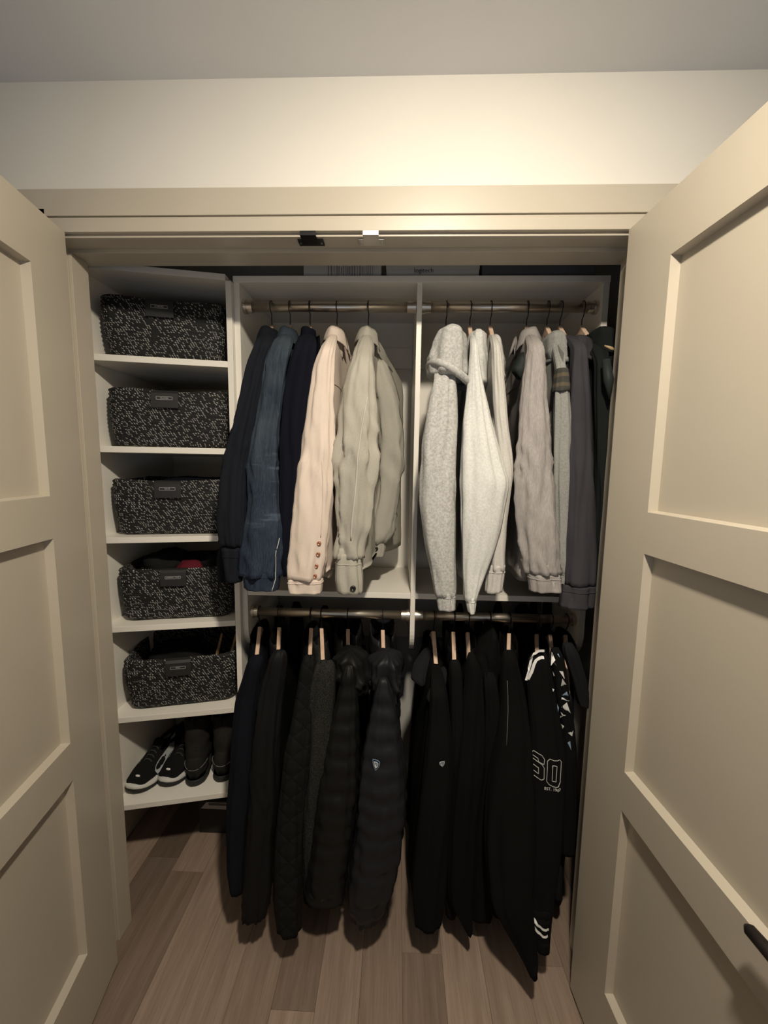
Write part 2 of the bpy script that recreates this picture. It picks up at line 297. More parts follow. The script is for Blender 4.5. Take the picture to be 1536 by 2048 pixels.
GARMENTS = [
 {'id': 'g1', 'n': 'denim_jacket', 'cat': 'jacket', 'row': 't', 'mat': 'navydenim', 'T': 0.026, 'zb': 1.24, 'col': 'fold', 'face': 1, 'l': 'very dark navy denim jacket with shirt collar, leftmost on the top rod', 'short': 'leftmost dark navy denim jacket', 'w': 0.5, 'X0': -0.4252, 'rz': 2.052, 's': [(1.8734, -0.3842, 0.0237, 0.14), (1.8289, -0.4033, 0.0253, 0.1382), (1.7727, -0.4151, 0.0283, 0.1351), (1.645, -0.4425, 0.0278, 0.1279), (1.5733, -0.4598, 0.033, 0.1238), (1.4864, -0.4743, 0.0369, 0.119), (1.3843, -0.4801, 0.0393, 0.1132), (1.2961, -0.477, 0.0343, 0.1082)], 'c': [(1.2961, -0.477, 0.0313, 0.1082), (1.2591, -0.475, 0.0291, 0.1061), (1.1892, -0.4739, 0.0217, 0.1022)], 'x': [(1.2754, -0.5372, 0.0176, 0.19), (1.222, -0.5446, 0.0233, 0.19), (1.165, -0.5448, 0.0186, 0.19)]},
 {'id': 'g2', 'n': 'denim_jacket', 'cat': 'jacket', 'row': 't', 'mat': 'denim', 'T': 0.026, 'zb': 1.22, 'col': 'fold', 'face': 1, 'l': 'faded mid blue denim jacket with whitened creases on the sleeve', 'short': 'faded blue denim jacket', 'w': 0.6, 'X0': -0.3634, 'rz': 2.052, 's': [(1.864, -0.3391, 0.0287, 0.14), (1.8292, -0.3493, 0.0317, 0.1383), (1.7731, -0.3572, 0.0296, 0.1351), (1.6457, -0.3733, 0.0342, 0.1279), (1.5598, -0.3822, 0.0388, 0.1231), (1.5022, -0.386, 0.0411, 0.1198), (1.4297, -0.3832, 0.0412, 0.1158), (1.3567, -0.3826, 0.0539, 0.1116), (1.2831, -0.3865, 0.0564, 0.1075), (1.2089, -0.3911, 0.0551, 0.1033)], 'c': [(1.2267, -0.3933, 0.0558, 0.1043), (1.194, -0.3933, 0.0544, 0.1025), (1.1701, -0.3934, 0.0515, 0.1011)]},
 {'id': 'g3', 'n': 'knit_cardigan', 'cat': 'cardigan', 'row': 't', 'mat': 'navyknit', 'T': 0.028, 'zb': 1.22, 'col': 'stand', 'face': 1, 'l': 'plain midnight navy knit garment between blue denim and pink jacket', 'short': 'midnight navy knit garment', 'w': 0.3, 'X0': -0.2968, 'rz': 2.052, 's': [(1.8711, -0.2645, 0.0286, 0.14), (1.8298, -0.2733, 0.0344, 0.1391), (1.718, -0.2896, 0.0391, 0.136), (1.5755, -0.3034, 0.0381, 0.132), (1.4298, -0.3152, 0.0319, 0.1279), (1.281, -0.3198, 0.024, 0.1237), (1.2055, -0.3188, 0.0166, 0.1216)]},
 {'id': 'g4', 'n': 'shirt_jacket', 'cat': 'jacket', 'row': 't', 'mat': 'blush', 'rear': -0.15, 'T': 0.03, 'zb': 1.21, 'col': 'fold', 'face': 1, 'l': 'pale pink cotton twill jacket with four copper buttons on the cuff', 'short': 'pale pink twill jacket', 'w': 0.5, 'X0': -0.2072, 'rz': 2.052, 's': [(1.8535, -0.2038, 0.0193, 0.1396), (1.816, -0.2143, 0.0272, 0.1375), (1.7179, -0.2223, 0.0331, 0.132), (1.5761, -0.2272, 0.0449, 0.124), (1.5043, -0.2334, 0.0502, 0.12), (1.4321, -0.2395, 0.0526, 0.1159), (1.3592, -0.2472, 0.0535, 0.1118), (1.2858, -0.2557, 0.0523, 0.1076), (1.2044, -0.262, 0.0518, 0.1031)], 'c': [(1.2073, -0.2627, 0.054, 0.1032), (1.1851, -0.2626, 0.0526, 0.102), (1.1642, -0.2633, 0.0504, 0.1008)], 'x': [(1.4263, -0.2154, 0.021, 0.19), (1.3326, -0.2149, 0.0219, 0.19), (1.2372, -0.2152, 0.0221, 0.19), (1.1887, -0.2193, 0.0214, 0.19)]},
 {'id': 'g5', 'n': 'denim_jacket', 'cat': 'jacket', 'row': 't', 'mat': 'khaki', 'rear': 0.008, 'T': 0.036, 'zb': 1.22, 'col': 'fold', 'face': 1, 'l': 'crumpled stone grey denim jacket with dark metal cuff buttons', 'short': 'stone grey denim jacket', 'w': 0.78, 'X0': -0.1032, 'rz': 2.052, 's': [(1.8277, -0.1032, 0.0284, 0.1382), (1.7748, -0.1111, 0.0413, 0.1352), (1.7188, -0.1155, 0.0465, 0.132), (1.6483, -0.1168, 0.0517, 0.1281), (1.5774, -0.1168, 0.0554, 0.1241), (1.506, -0.1195, 0.0535, 0.1201), (1.4339, -0.1231, 0.0493, 0.116), (1.3614, -0.1274, 0.0444, 0.1119), (1.3029, -0.1355, 0.0343, 0.1086), (1.2661, -0.138, 0.0344, 0.1065)], 'c': [(1.2882, -0.1346, 0.0336, 0.1078), (1.2441, -0.1371, 0.0396, 0.1053), (1.1999, -0.1352, 0.0426, 0.1028), (1.1644, -0.1318, 0.0383, 0.1008)], 'r': [(1.8882, -0.0723, 0.0338, 0.36), (1.7569, -0.035, 0.0358, 0.36), (1.6734, -0.0243, 0.0369, 0.36), (1.5887, -0.0195, 0.0371, 0.36), (1.4852, -0.0257, 0.0366, 0.36), (1.3976, -0.035, 0.0369, 0.36), (1.3085, -0.0496, 0.0389, 0.36), (1.2633, -0.065, 0.0302, 0.36)], 'rc': [(1.2759, -0.0669, 0.0284, 0.36), (1.2452, -0.0657, 0.0294, 0.36), (1.2144, -0.0644, 0.0232, 0.36)]},
 {'id': 'g6', 'n': 'hoodie', 'cat': 'hoodie', 'row': 't', 'mat': 'heather', 'T': 0.028, 'zb': 1.2, 'col': 'none', 'face': -1, 'l': 'heather grey hoodie with its big hood flopped over the shoulder', 'short': 'heather grey hoodie with the big hood', 'hd': 0.085, 'w': 0.35, 'X0': 0.1522, 'rz': 2.052, 's': [(1.7694, 0.1311, 0.0309, 0.1349), (1.7207, 0.1266, 0.0395, 0.1322), (1.6508, 0.1233, 0.046, 0.1282), (1.5803, 0.1192, 0.0504, 0.1242), (1.4378, 0.1175, 0.0529, 0.1162), (1.3659, 0.1221, 0.0503, 0.1122), (1.2936, 0.1295, 0.0447, 0.1081), (1.2208, 0.14, 0.0361, 0.104), (1.1622, 0.1464, 0.0326, 0.1007)], 'c': [(1.1769, 0.1475, 0.0282, 0.1015), (1.1475, 0.149, 0.0275, 0.0999), (1.1209, 0.1511, 0.0247, 0.0984)], 'h': [(1.9384, 0.1461, 0.0197, 0.2), (1.9215, 0.1488, 0.0381, 0.2), (1.8904, 0.1469, 0.05, 0.2), (1.8477, 0.1453, 0.0561, 0.2), (1.819, 0.1454, 0.0584, 0.2), (1.783, 0.1503, 0.0564, 0.2)]},
 {'id': 'g7', 'n': 'hoodie', 'cat': 'hoodie', 'row': 't', 'mat': 'lightgrey', 'T': 0.026, 'zb': 1.2, 'col': 'none', 'face': -1, 'l': 'palest grey sweatshirt hoodie with a pointed elbow fold, second in right bay', 'short': 'palest grey hoodie with pointed elbow fold', 'hd': 0.07, 'w': 0.3, 'X0': 0.2302, 'rz': 2.052, 's': [(1.8729, 0.2094, 0.0097, 0.14), (1.8319, 0.2106, 0.0139, 0.138), (1.7767, 0.2169, 0.0203, 0.1341), (1.7212, 0.2218, 0.0308, 0.1302), (1.6515, 0.2271, 0.0428, 0.1253), (1.5815, 0.2345, 0.0556, 0.1204), (1.5253, 0.2437, 0.0648, 0.1164), (1.4943, 0.2502, 0.0705, 0.1142), (1.4617, 0.2475, 0.0656, 0.112), (1.3691, 0.2408, 0.0553, 0.1054), (1.2973, 0.2321, 0.0434, 0.1004), (1.2251, 0.2225, 0.0292, 0.0953), (1.1525, 0.2172, 0.0165, 0.0902)], 'c': [(1.1671, 0.219, 0.0143, 0.0912), (1.141, 0.2204, 0.0136, 0.0894), (1.1192, 0.2217, 0.01, 0.0878)], 'h': [(1.9582, 0.2412, 0.0157, 0.29), (1.9446, 0.2409, 0.0259, 0.29), (1.9021, 0.241, 0.0323, 0.29), (1.8409, 0.2442, 0.0332, 0.29), (1.779, 0.253, 0.027, 0.29)]},
 {'id': 'g8', 'n': 'sweatshirt', 'cat': 'sweatshirt', 'row': 't', 'mat': 'oatmeal', 'T': 0.024, 'zb': 1.2, 'col': 'none', 'face': -1, 'l': 'oatmeal grey hooded sweatshirt hanging behind the palest grey hoodie', 'short': 'oatmeal grey sweatshirt', 'hd': 0.06, 'w': 0.3, 'X0': 0.2965, 'rz': 2.052, 's': [(1.8665, 0.2708, 0.0111, 0.14), (1.8054, 0.2776, 0.0153, 0.1392), (1.723, 0.2867, 0.0183, 0.1381), (1.6534, 0.2953, 0.0184, 0.1371), (1.5831, 0.3054, 0.0199, 0.1361), (1.5118, 0.3143, 0.0229, 0.1351), (1.4395, 0.3088, 0.0201, 0.1341), (1.3662, 0.3048, 0.0203, 0.133), (1.2921, 0.3029, 0.0211, 0.132), (1.2321, 0.3018, 0.022, 0.1312)], 'c': [(1.2546, 0.2993, 0.0234, 0.1315), (1.2168, 0.295, 0.0264, 0.1309), (1.1666, 0.2912, 0.025, 0.1302)], 'h': [(1.9479, 0.2972, 0.0094, 0.3), (1.9281, 0.2988, 0.0181, 0.3), (1.8745, 0.3044, 0.0246, 0.3), (1.797, 0.3134, 0.0255, 0.3)]},
 {'id': 'g9', 'n': 'linen_shirt', 'cat': 'shirt', 'row': 't', 'mat': 'linen', 'T': 0.03, 'zb': 1.2, 'col': 'fold', 'face': -1, 'l': 'mauve grey slubbed linen shirt with dark collar lining', 'short': 'mauve grey linen shirt', 'w': 0.6, 'X0': 0.4141, 'rz': 2.052, 's': [(1.8669, 0.3815, 0.0193, 0.14), (1.8055, 0.3839, 0.0277, 0.1369), (1.7229, 0.3848, 0.034, 0.1323), (1.6535, 0.3874, 0.0397, 0.1284), (1.5836, 0.3914, 0.0441, 0.1244), (1.5132, 0.3932, 0.0491, 0.1205), (1.4423, 0.3937, 0.0556, 0.1165), (1.371, 0.3999, 0.0565, 0.1125), (1.2993, 0.4096, 0.0524, 0.1084), (1.2343, 0.4206, 0.0469, 0.1048)], 'c': [(1.2373, 0.4219, 0.0469, 0.1049), (1.2126, 0.4257, 0.0469, 0.1035), (1.1836, 0.4297, 0.0456, 0.1019)]},
 {'id': 'g10', 'n': 'hoodie', 'cat': 'hoodie', 'row': 't', 'mat': 'midgrey', 'T': 0.022, 'zb': 1.2, 'col': 'none', 'face': -1, 'l': 'mid grey hoodie with dark plaid shoulder, tucked behind the linen shirt', 'short': 'mid grey hoodie with plaid shoulder', 'hd': 0.06, 'w': 0.3, 'X0': 0.4799, 'rz': 2.052, 's': [(1.7997, 0.4542, 0.0138, 0.1392), (1.7519, 0.457, 0.0194, 0.1385), (1.6552, 0.4654, 0.0252, 0.1371), (1.5141, 0.4735, 0.0255, 0.1351), (1.4422, 0.4763, 0.0214, 0.1341), (1.3253, 0.4809, 0.0165, 0.1325), (1.2287, 0.4872, 0.0145, 0.1311)], 'c': [(1.2392, 0.4873, 0.0123, 0.1313), (1.1986, 0.4882, 0.0094, 0.1307)], 'h': [(1.9476, 0.4706, 0.0174, 0.26), (1.9241, 0.4728, 0.0288, 0.26), (1.8798, 0.4785, 0.035, 0.26), (1.8427, 0.4915, 0.0305, 0.26)]},
 {'id': 'g11', 'n': 'hoodie', 'cat': 'hoodie', 'row': 't', 'mat': 'slate', 'T': 0.028, 'zb': 1.2, 'col': 'none', 'face': -1, 'l': 'charcoal slate fleece hoodie with long sleeve, second from the right door', 'short': 'charcoal slate hoodie', 'hd': 0.06, 'w': 0.25, 'X0': 0.5215, 'rz': 2.052, 's': [(1.8674, 0.5004, 0.0185, 0.14), (1.8064, 0.5035, 0.0241, 0.1377), (1.7242, 0.5096, 0.029, 0.1343), (1.5853, 0.5179, 0.032, 0.1284), (1.444, 0.5263, 0.0365, 0.1224), (1.3001, 0.5306, 0.0425, 0.1163), (1.2007, 0.5327, 0.0428, 0.1121)], 'c': [(1.2036, 0.5311, 0.0428, 0.1123), (1.1756, 0.5289, 0.045, 0.1111), (1.1355, 0.5266, 0.0465, 0.1094)], 'h': [(1.9283, 0.5324, 0.0185, 0.24), (1.9109, 0.5328, 0.0327, 0.24), (1.8819, 0.5363, 0.0402, 0.24), (1.8381, 0.5437, 0.0389, 0.24)]},
 {'id': 'g12', 'n': 'hooded_coat', 'cat': 'coat', 'row': 't', 'mat': 'pine', 'T': 0.03, 'zb': 1.15, 'col': 'none', 'face': -1, 'l': 'very dark green coat with plaid lined hood, rightmost on the top rod', 'short': 'dark green coat with plaid lined hood', 'hd': 0.07, 'w': 0.3, 'X0': 0.5917, 'rz': 2.052, 's': [(1.8275, 0.5656, 0.0192, 0.14), (1.7257, 0.5773, 0.0263, 0.14), (1.5867, 0.5892, 0.0252, 0.14), (1.4437, 0.5985, 0.0242, 0.14), (1.2965, 0.6038, 0.0216, 0.14), (1.1604, 0.6067, 0.0146, 0.14)], 'h': [(1.95, 0.5908, 0.0162, 0.24), (1.9328, 0.5965, 0.0325, 0.24), (1.8895, 0.6041, 0.0401, 0.24), (1.8312, 0.6159, 0.0328, 0.24), (1.7945, 0.6262, 0.0135, 0.24)]},
 {'id': 'l1', 'n': 'peacoat', 'cat': 'coat', 'row': 'b', 'mat': 'navywool', 'T': 0.03, 'zb': 0.2, 'col': 'stand', 'face': 1, 'l': 'navy wool coat hanging at the far left of the lower rod', 'short': 'navy wool coat on the lower rod', 'w': 0.3, 'X0': -0.4893, 'rz': 1.005, 's': [(0.9473, -0.4214, 0.0235, 0.13), (0.8814, -0.4402, 0.0252, 0.13), (0.8011, -0.4593, 0.0316, 0.1249), (0.724, -0.4669, 0.0316, 0.1149), (0.5708, -0.4703, 0.0339, 0.0949), (0.4179, -0.4777, 0.0307, 0.0749), (0.2887, -0.4784, 0.0252, 0.0581), (0.2207, -0.4737, 0.0189, 0.0492)]},
 {'id': 'l2', 'n': 'rain_jacket', 'cat': 'jacket', 'row': 'b', 'mat': 'blackshell', 'T': 0.028, 'zb': 0.14, 'col': 'stand', 'face': 1, 'l': 'black shell jacket with a grey sheen down its sleeve edge', 'short': 'black shell jacket, second on the lower rod', 'w': 0.5, 'X0': -0.4179, 'rz': 1.005, 's': [(0.9655, -0.3509, 0.0233, 0.13), (0.8837, -0.3663, 0.0329, 0.13), (0.8039, -0.3803, 0.0362, 0.1248), (0.652, -0.3911, 0.04, 0.1027), (0.5013, -0.397, 0.0407, 0.0809), (0.3517, -0.4053, 0.0421, 0.0592), (0.2328, -0.4105, 0.0428, 0.042), (0.1587, -0.4161, 0.035, 0.0313)]},
 {'id': 'l3', 'n': 'quilted_coat', 'cat': 'coat', 'row': 'b', 'mat': 'quilt', 'T': 0.03, 'zb': 0.1, 'col': 'stand', 'face': 1, 'l': 'black diamond quilted long coat with pointed cuff near the floor', 'short': 'black diamond quilted coat', 'w': 0.25, 'X0': -0.3014, 'rz': 1.005, 's': [(0.9521, -0.2595, 0.0201, 0.13), (0.8869, -0.2671, 0.0273, 0.13), (0.8077, -0.2751, 0.0328, 0.1244), (0.7333, -0.279, 0.039, 0.1114), (0.6592, -0.2875, 0.0466, 0.0986), (0.5126, -0.3044, 0.0402, 0.0731), (0.3684, -0.3095, 0.0437, 0.048), (0.2265, -0.3078, 0.0434, 0.0233), (0.1455, -0.2989, 0.0357, 0.0092)]},
 {'id': 'l4', 'n': 'tweed_coat', 'cat': 'coat', 'row': 'b', 'mat': 'tweed', 'T': 0.034, 'zb': 0.12, 'col': 'stand', 'face': 1, 'colw': 1.25, 'l': 'dark speckled tweed coat with standing collar beside the puffer', 'short': 'dark speckled tweed coat', 'w': 0.25, 'X0': -0.2633, 'rz': 1.005, 's': [(0.9375, -0.2085, 0.0309, 0.13), (0.8885, -0.2141, 0.0365, 0.13), (0.7762, -0.2268, 0.0438, 0.1244), (0.6498, -0.2363, 0.0455, 0.1135), (0.4908, -0.2454, 0.0378, 0.0996), (0.331, -0.2467, 0.0332, 0.0857), (0.1782, -0.2449, 0.0254, 0.0725)]},
 {'id': 'l5', 'n': 'puffer_jacket', 'cat': 'jacket', 'row': 'b', 'mat': 'puffblack', 'T': 0.04, 'zb': 0.12, 'col': 'none', 'face': 1, 'puff': 0.052, 'l': 'black horizontally quilted puffer jacket without badge and with puffy hood', 'short': 'black puffer without badge', 'hd': 0.06, 'w': 0.6, 'hopen': 1, 'X0': -0.1674, 'rz': 1.005, 's': [(0.9235, -0.1359, 0.0139, 0.13), (0.8418, -0.1403, 0.028, 0.13), (0.7337, -0.1493, 0.042, 0.1177), (0.6566, -0.1527, 0.0498, 0.1087), (0.5022, -0.1686, 0.0592, 0.0908), (0.3477, -0.1846, 0.0623, 0.0729), (0.2705, -0.1934, 0.0631, 0.064), (0.2117, -0.2009, 0.0624, 0.0572)], 'h': [(0.9448, -0.1395, 0.0228, 0.2), (0.9175, -0.1411, 0.0506, 0.2), (0.8697, -0.1343, 0.0541, 0.2), (0.8183, -0.1193, 0.0395, 0.2), (0.7922, -0.1174, 0.0214, 0.2)]},
 {'id': 'l6', 'n': 'puffer_jacket', 'cat': 'jacket', 'row': 'b', 'mat': 'puffgrey', 'T': 0.042, 'zb': 0.12, 'col': 'none', 'face': 1, 'puff': 0.052, 'l': 'charcoal puffer jacket with blue and white shield badge on sleeve', 'short': 'charcoal puffer with the shield badge', 'hd': 0.06, 'w': 0.6, 'hopen': 1, 'X0': -0.0415, 'rz': 1.005, 's': [(0.8862, -0.0307, 0.0169, 0.13), (0.8149, -0.0281, 0.0309, 0.1264), (0.7396, -0.0276, 0.0455, 0.1155), (0.6647, -0.0278, 0.0577, 0.1046), (0.5751, -0.0285, 0.0676, 0.0916), (0.4858, -0.0314, 0.0705, 0.0787), (0.367, -0.043, 0.0734, 0.0614), (0.2929, -0.0546, 0.0695, 0.0507), (0.2189, -0.0684, 0.0587, 0.04), (0.1691, -0.0711, 0.0396, 0.0328)], 'h': [(0.9382, -0.0193, 0.0324, 0.2), (0.9108, -0.0254, 0.052, 0.2), (0.8644, -0.0272, 0.053, 0.2), (0.7958, -0.0106, 0.0328, 0.2), (0.7699, -0.002, 0.0164, 0.2)]},
 {'id': 'l7', 'n': 'collared_jacket', 'cat': 'jacket', 'row': 'b', 'mat': 'blackwool', 'T': 0.04, 'zb': 0.1, 'col': 'none', 'face': -1, 'l': 'black fleece jacket with broad floppy collar and small shield badge', 'short': 'black fleece jacket with broad collar and small badge', 'w': 0.2, 'bodyx': -0.035, 'X0': 0.1407, 'rz': 1.005, 's': [(0.8592, 0.1387, 0.0229, 0.13), (0.7454, 0.1452, 0.0336, 0.1163), (0.6707, 0.1447, 0.0412, 0.1055), (0.5219, 0.1345, 0.0471, 0.0839), (0.374, 0.1222, 0.0492, 0.0625), (0.2565, 0.1149, 0.0491, 0.0454), (0.1619, 0.1156, 0.0377, 0.0317)]},
 {'id': 'l8', 'n': 'blazer', 'cat': 'jacket', 'row': 'b', 'mat': 'blackcloth', 'T': 0.026, 'zb': 0.12, 'col': 'stand', 'face': -1, 'l': 'black cloth jacket with grey edge strip between badge fleece and sweater', 'short': 'black cloth jacket with grey edge strip', 'w': 0.2, 'X0': 0.2117, 'rz': 1.005, 's': [(0.9494, 0.1861, 0.0181, 0.13), (0.8853, 0.1928, 0.0198, 0.13), (0.7408, 0.2002, 0.02, 0.1257), (0.5785, 0.2001, 0.0248, 0.1186), (0.4127, 0.1937, 0.0266, 0.1114), (0.244, 0.1903, 0.0253, 0.1041), (0.1157, 0.1953, 0.0175, 0.0985)]},
 {'id': 'l9', 'n': 'wool_coat', 'cat': 'coat', 'row': 'b', 'mat': 'blackwool', 'T': 0.03, 'zb': 0.1, 'col': 'stand', 'face': -1, 'l': 'black wool coat, third from the left on the lower right rod', 'short': 'third black coat on the lower right rod', 'w': 0.2, 'X0': 0.263, 'rz': 1.005, 's': [(0.9748, 0.2335, 0.012, 0.13), (0.9031, 0.2446, 0.0265, 0.13), (0.7461, 0.2466, 0.0366, 0.1205), (0.5917, 0.2389, 0.0473, 0.1048), (0.4364, 0.2243, 0.0421, 0.0891), (0.2809, 0.2165, 0.0422, 0.0733), (0.203, 0.2165, 0.0376, 0.0654), (0.1141, 0.2459, 0.0084, 0.0564)]},
 {'id': 'l10', 'n': 'hoodie', 'cat': 'hoodie', 'row': 'b', 'mat': 'blackcloth', 'T': 0.03, 'zb': 0.1, 'col': 'none', 'face': -1, 'l': 'black hoodie with tall pointed hood covering its hanger neck', 'short': 'black hoodie with tall pointed hood', 'hd': 0.07, 'w': 0.2, 'X0': 0.3389, 'rz': 1.005, 's': [(0.9126, 0.2911, 0.0204, 0.13), (0.8243, 0.3017, 0.0228, 0.1293), (0.6642, 0.3117, 0.0276, 0.1224), (0.5004, 0.3025, 0.0333, 0.1152), (0.3335, 0.2939, 0.0352, 0.108), (0.1122, 0.2932, 0.0356, 0.0984)], 'h': [(1.0074, 0.3266, 0.0042, 0.28), (0.9808, 0.3244, 0.016, 0.28), (0.9309, 0.3206, 0.0338, 0.28), (0.859, 0.3219, 0.0426, 0.28), (0.814, 0.3324, 0.0342, 0.28)]},
 {'id': 'l11', 'n': 'overcoat', 'cat': 'coat', 'row': 'b', 'mat': 'blackwool', 'T': 0.034, 'zb': 0.06, 'col': 'stand', 'face': -1, 'l': 'longest black overcoat whose pointed hem nearly touches the floor', 'short': 'longest black overcoat', 'w': 0.2, 'X0': 0.4092, 'rz': 1.005, 's': [(0.986, 0.3456, 0.0194, 0.13), (0.9067, 0.357, 0.0301, 0.13), (0.828, 0.3661, 0.0393, 0.1269), (0.6903, 0.3625, 0.0564, 0.091), (0.557, 0.354, 0.0694, 0.0562), (0.4278, 0.3443, 0.0719, 0.0225), (0.303, 0.3435, 0.063, -0.0101), (0.2312, 0.3706, 0.042, -0.0288), (0.1724, 0.3941, 0.025, -0.0441), (0.1351, 0.4026, 0.0124, -0.0539)]},
 {'id': 'l12', 'n': 'varsity_jacket', 'cat': 'jacket', 'row': 'b', 'mat': 'blackcloth', 'T': 0.03, 'zb': 0.1, 'col': 'stand', 'face': -1, 'l': 'black varsity jacket with white shoulder stripes and outlined number', 'short': 'black varsity jacket with the number', 'w': 0.15, 'pleat': 0.0, 'dr': 0.42, 'X0': 0.5072, 'rz': 1.005, 's': [(0.9808, 0.437, 0.0297, 0.13), (0.9094, 0.4426, 0.0374, 0.13), (0.8302, 0.454, 0.0421, 0.1281), (0.6867, 0.469, 0.0492, 0.1011), (0.5452, 0.469, 0.0502, 0.0745), (0.4059, 0.4616, 0.0468, 0.0482), (0.2959, 0.4502, 0.0393, 0.0275), (0.2212, 0.4437, 0.0333, 0.0134)], 'c': [(0.2347, 0.4438, 0.0333, 0.016), (0.1876, 0.4449, 0.0289, 0.0071), (0.1436, 0.4473, 0.0202, -0.0012)]},
 {'id': 'l13', 'n': 'print_shirt', 'cat': 'shirt', 'row': 'b', 'mat': 'triprint', 'T': 0.022, 'zb': 0.15, 'col': 'stand', 'face': -1, 'l': 'black shirt printed with white and grey triangles down the sleeve', 'short': 'black shirt with white triangles', 'w': 0.2, 'X0': 0.5544, 'rz': 1.005, 's': [(0.998, 0.485, 0.0163, 0.13), (0.943, 0.4974, 0.0193, 0.13), (0.8314, 0.5178, 0.021, 0.1296), (0.7526, 0.5335, 0.0211, 0.1262), (0.6568, 0.5425, 0.0227, 0.122), (0.5108, 0.5478, 0.0244, 0.1157), (0.3455, 0.551, 0.0231, 0.1085)]},
 {'id': 'l14', 'n': 'short_sleeved_shirt', 'cat': 'shirt', 'row': 'b', 'mat': 'darkcotton', 'T': 0.022, 'zb': 0.12, 'col': 'stand', 'face': -1, 'l': 'dark charcoal short-sleeved top, rightmost on the lower rod', 'short': 'rightmost charcoal short-sleeved top', 'w': 0.2, 'X0': 0.6083, 'rz': 1.005, 's': [(1.0147, 0.5195, 0.0192, 0.13), (0.9758, 0.5339, 0.0222, 0.13), (0.913, 0.556, 0.0223, 0.13), (0.8332, 0.5772, 0.0187, 0.13), (0.8203, 0.5796, 0.0142, 0.13)]},
]
DECALS = {
 'g4buttons': [(-0.2181, 1.3115), (-0.2208, 1.28), (-0.2263, 1.2454), (-0.2305, 1.2165)],
 'g5button': [(-0.1198, 1.1845)],
 'g2stitch': [(-0.3357, 1.322), (-0.3429, 1.276), (-0.3458, 1.2327), (-0.3458, 1.2038), (-0.3545, 1.1702)],
 'g5seam': [(-0.0854, 1.7209), (-0.0931, 1.6729), (-0.1022, 1.6178), (-0.1098, 1.5485), (-0.1119, 1.4927), (-0.1169, 1.4365), (-0.1234, 1.38), (-0.127, 1.3232)],
 'g4seam': [(-0.2097, 1.5472), (-0.2079, 1.4913), (-0.2075, 1.4351), (-0.21, 1.3785), (-0.214, 1.3286)],
 'badge6': [(-0.0466, 0.6552)],
 'badge7': [(0.1488, 0.6534)],
 'zero_o': [(0.4691, 0.6744), (0.4609, 0.6693), (0.4602, 0.6448), (0.458, 0.6127), (0.4655, 0.6025), (0.4764, 0.5974), (0.4857, 0.5953), (0.4942, 0.5979), (0.4998, 0.607), (0.5024, 0.6383), (0.5041, 0.6648), (0.4979, 0.671), (0.4817, 0.6697), (0.4691, 0.6744)],
 'zero_i': [(0.4769, 0.6562), (0.4891, 0.6546), (0.4863, 0.6105), (0.4746, 0.6128), (0.4769, 0.6562)],
 'six_o': [(0.4139, 0.6924), (0.4258, 0.6891), (0.445, 0.6833), (0.4525, 0.6735), (0.451, 0.6585), (0.4366, 0.6632), (0.435, 0.6721), (0.4223, 0.6761), (0.4209, 0.6676), (0.4307, 0.6639), (0.4391, 0.661), (0.4459, 0.6571), (0.4513, 0.6493), (0.4509, 0.6179), (0.4437, 0.6137), (0.4268, 0.6203), (0.4141, 0.6239), (0.4078, 0.6308), (0.4081, 0.659), (0.4083, 0.6857), (0.4139, 0.6924)],
 'six_h': [(0.4216, 0.6514), (0.4288, 0.6485), (0.436, 0.6463), (0.4358, 0.6298), (0.4286, 0.6324), (0.4214, 0.6354), (0.4216, 0.6514)],
 'est': [(0.4519, 0.5924), (0.5007, 0.5855)],
 'str1': [(0.4471, 0.9937), (0.4318, 0.9927), (0.4195, 0.9847), (0.4126, 0.9723), (0.4089, 0.9463), (0.4027, 0.9186), (0.3981, 0.8992)],
 'str2': [(0.4484, 0.9707), (0.4357, 0.9703), (0.4246, 0.9631), (0.419, 0.9493), (0.4139, 0.9245), (0.4059, 0.8981)],
 'str3': [(0.4012, 0.2565), (0.4109, 0.2415), (0.4262, 0.224), (0.443, 0.2144), (0.4584, 0.2151)],
 'str4': [(0.3996, 0.241), (0.4122, 0.222), (0.4288, 0.2035), (0.4427, 0.1951), (0.4554, 0.1983)],
 'tris': [[(0.473, 0.9863), (0.4662, 0.9508), (0.4793, 0.9675)], [(0.4743, 0.9646), (0.4856, 0.9473), (0.4787, 0.9566)], [(0.4845, 0.9853), (0.4915, 0.976), (0.4882, 0.9868)], [(0.4724, 0.9346), (0.4825, 0.9157), (0.4759, 0.9182)], [(0.4915, 0.9352), (0.5017, 0.9355), (0.5084, 0.911)], [(0.5019, 0.9122), (0.4997, 0.8874), (0.5147, 0.8934)], [(0.5173, 0.8727), (0.5041, 0.8584), (0.5248, 0.8564)], [(0.5043, 0.853), (0.5034, 0.8462), (0.5294, 0.8404)], [(0.5191, 0.8387), (0.5059, 0.8192), (0.5329, 0.8039)], [(0.5067, 0.8016), (0.5199, 0.7953), (0.5111, 0.7896)], [(0.4928, 0.8229), (0.4992, 0.8231), (0.4964, 0.8012)], [(0.5022, 0.7878), (0.5111, 0.7896), (0.5089, 0.7813)], [(0.5125, 0.7596), (0.5176, 0.7598), (0.5157, 0.7474)], [(0.544, 0.7498), (0.5275, 0.7424), (0.5396, 0.7332)], [(0.5276, 0.7122), (0.5366, 0.7153), (0.5404, 0.6879)], [(0.4744, 0.8796), (0.481, 0.8771), (0.4777, 0.8687)]],
}
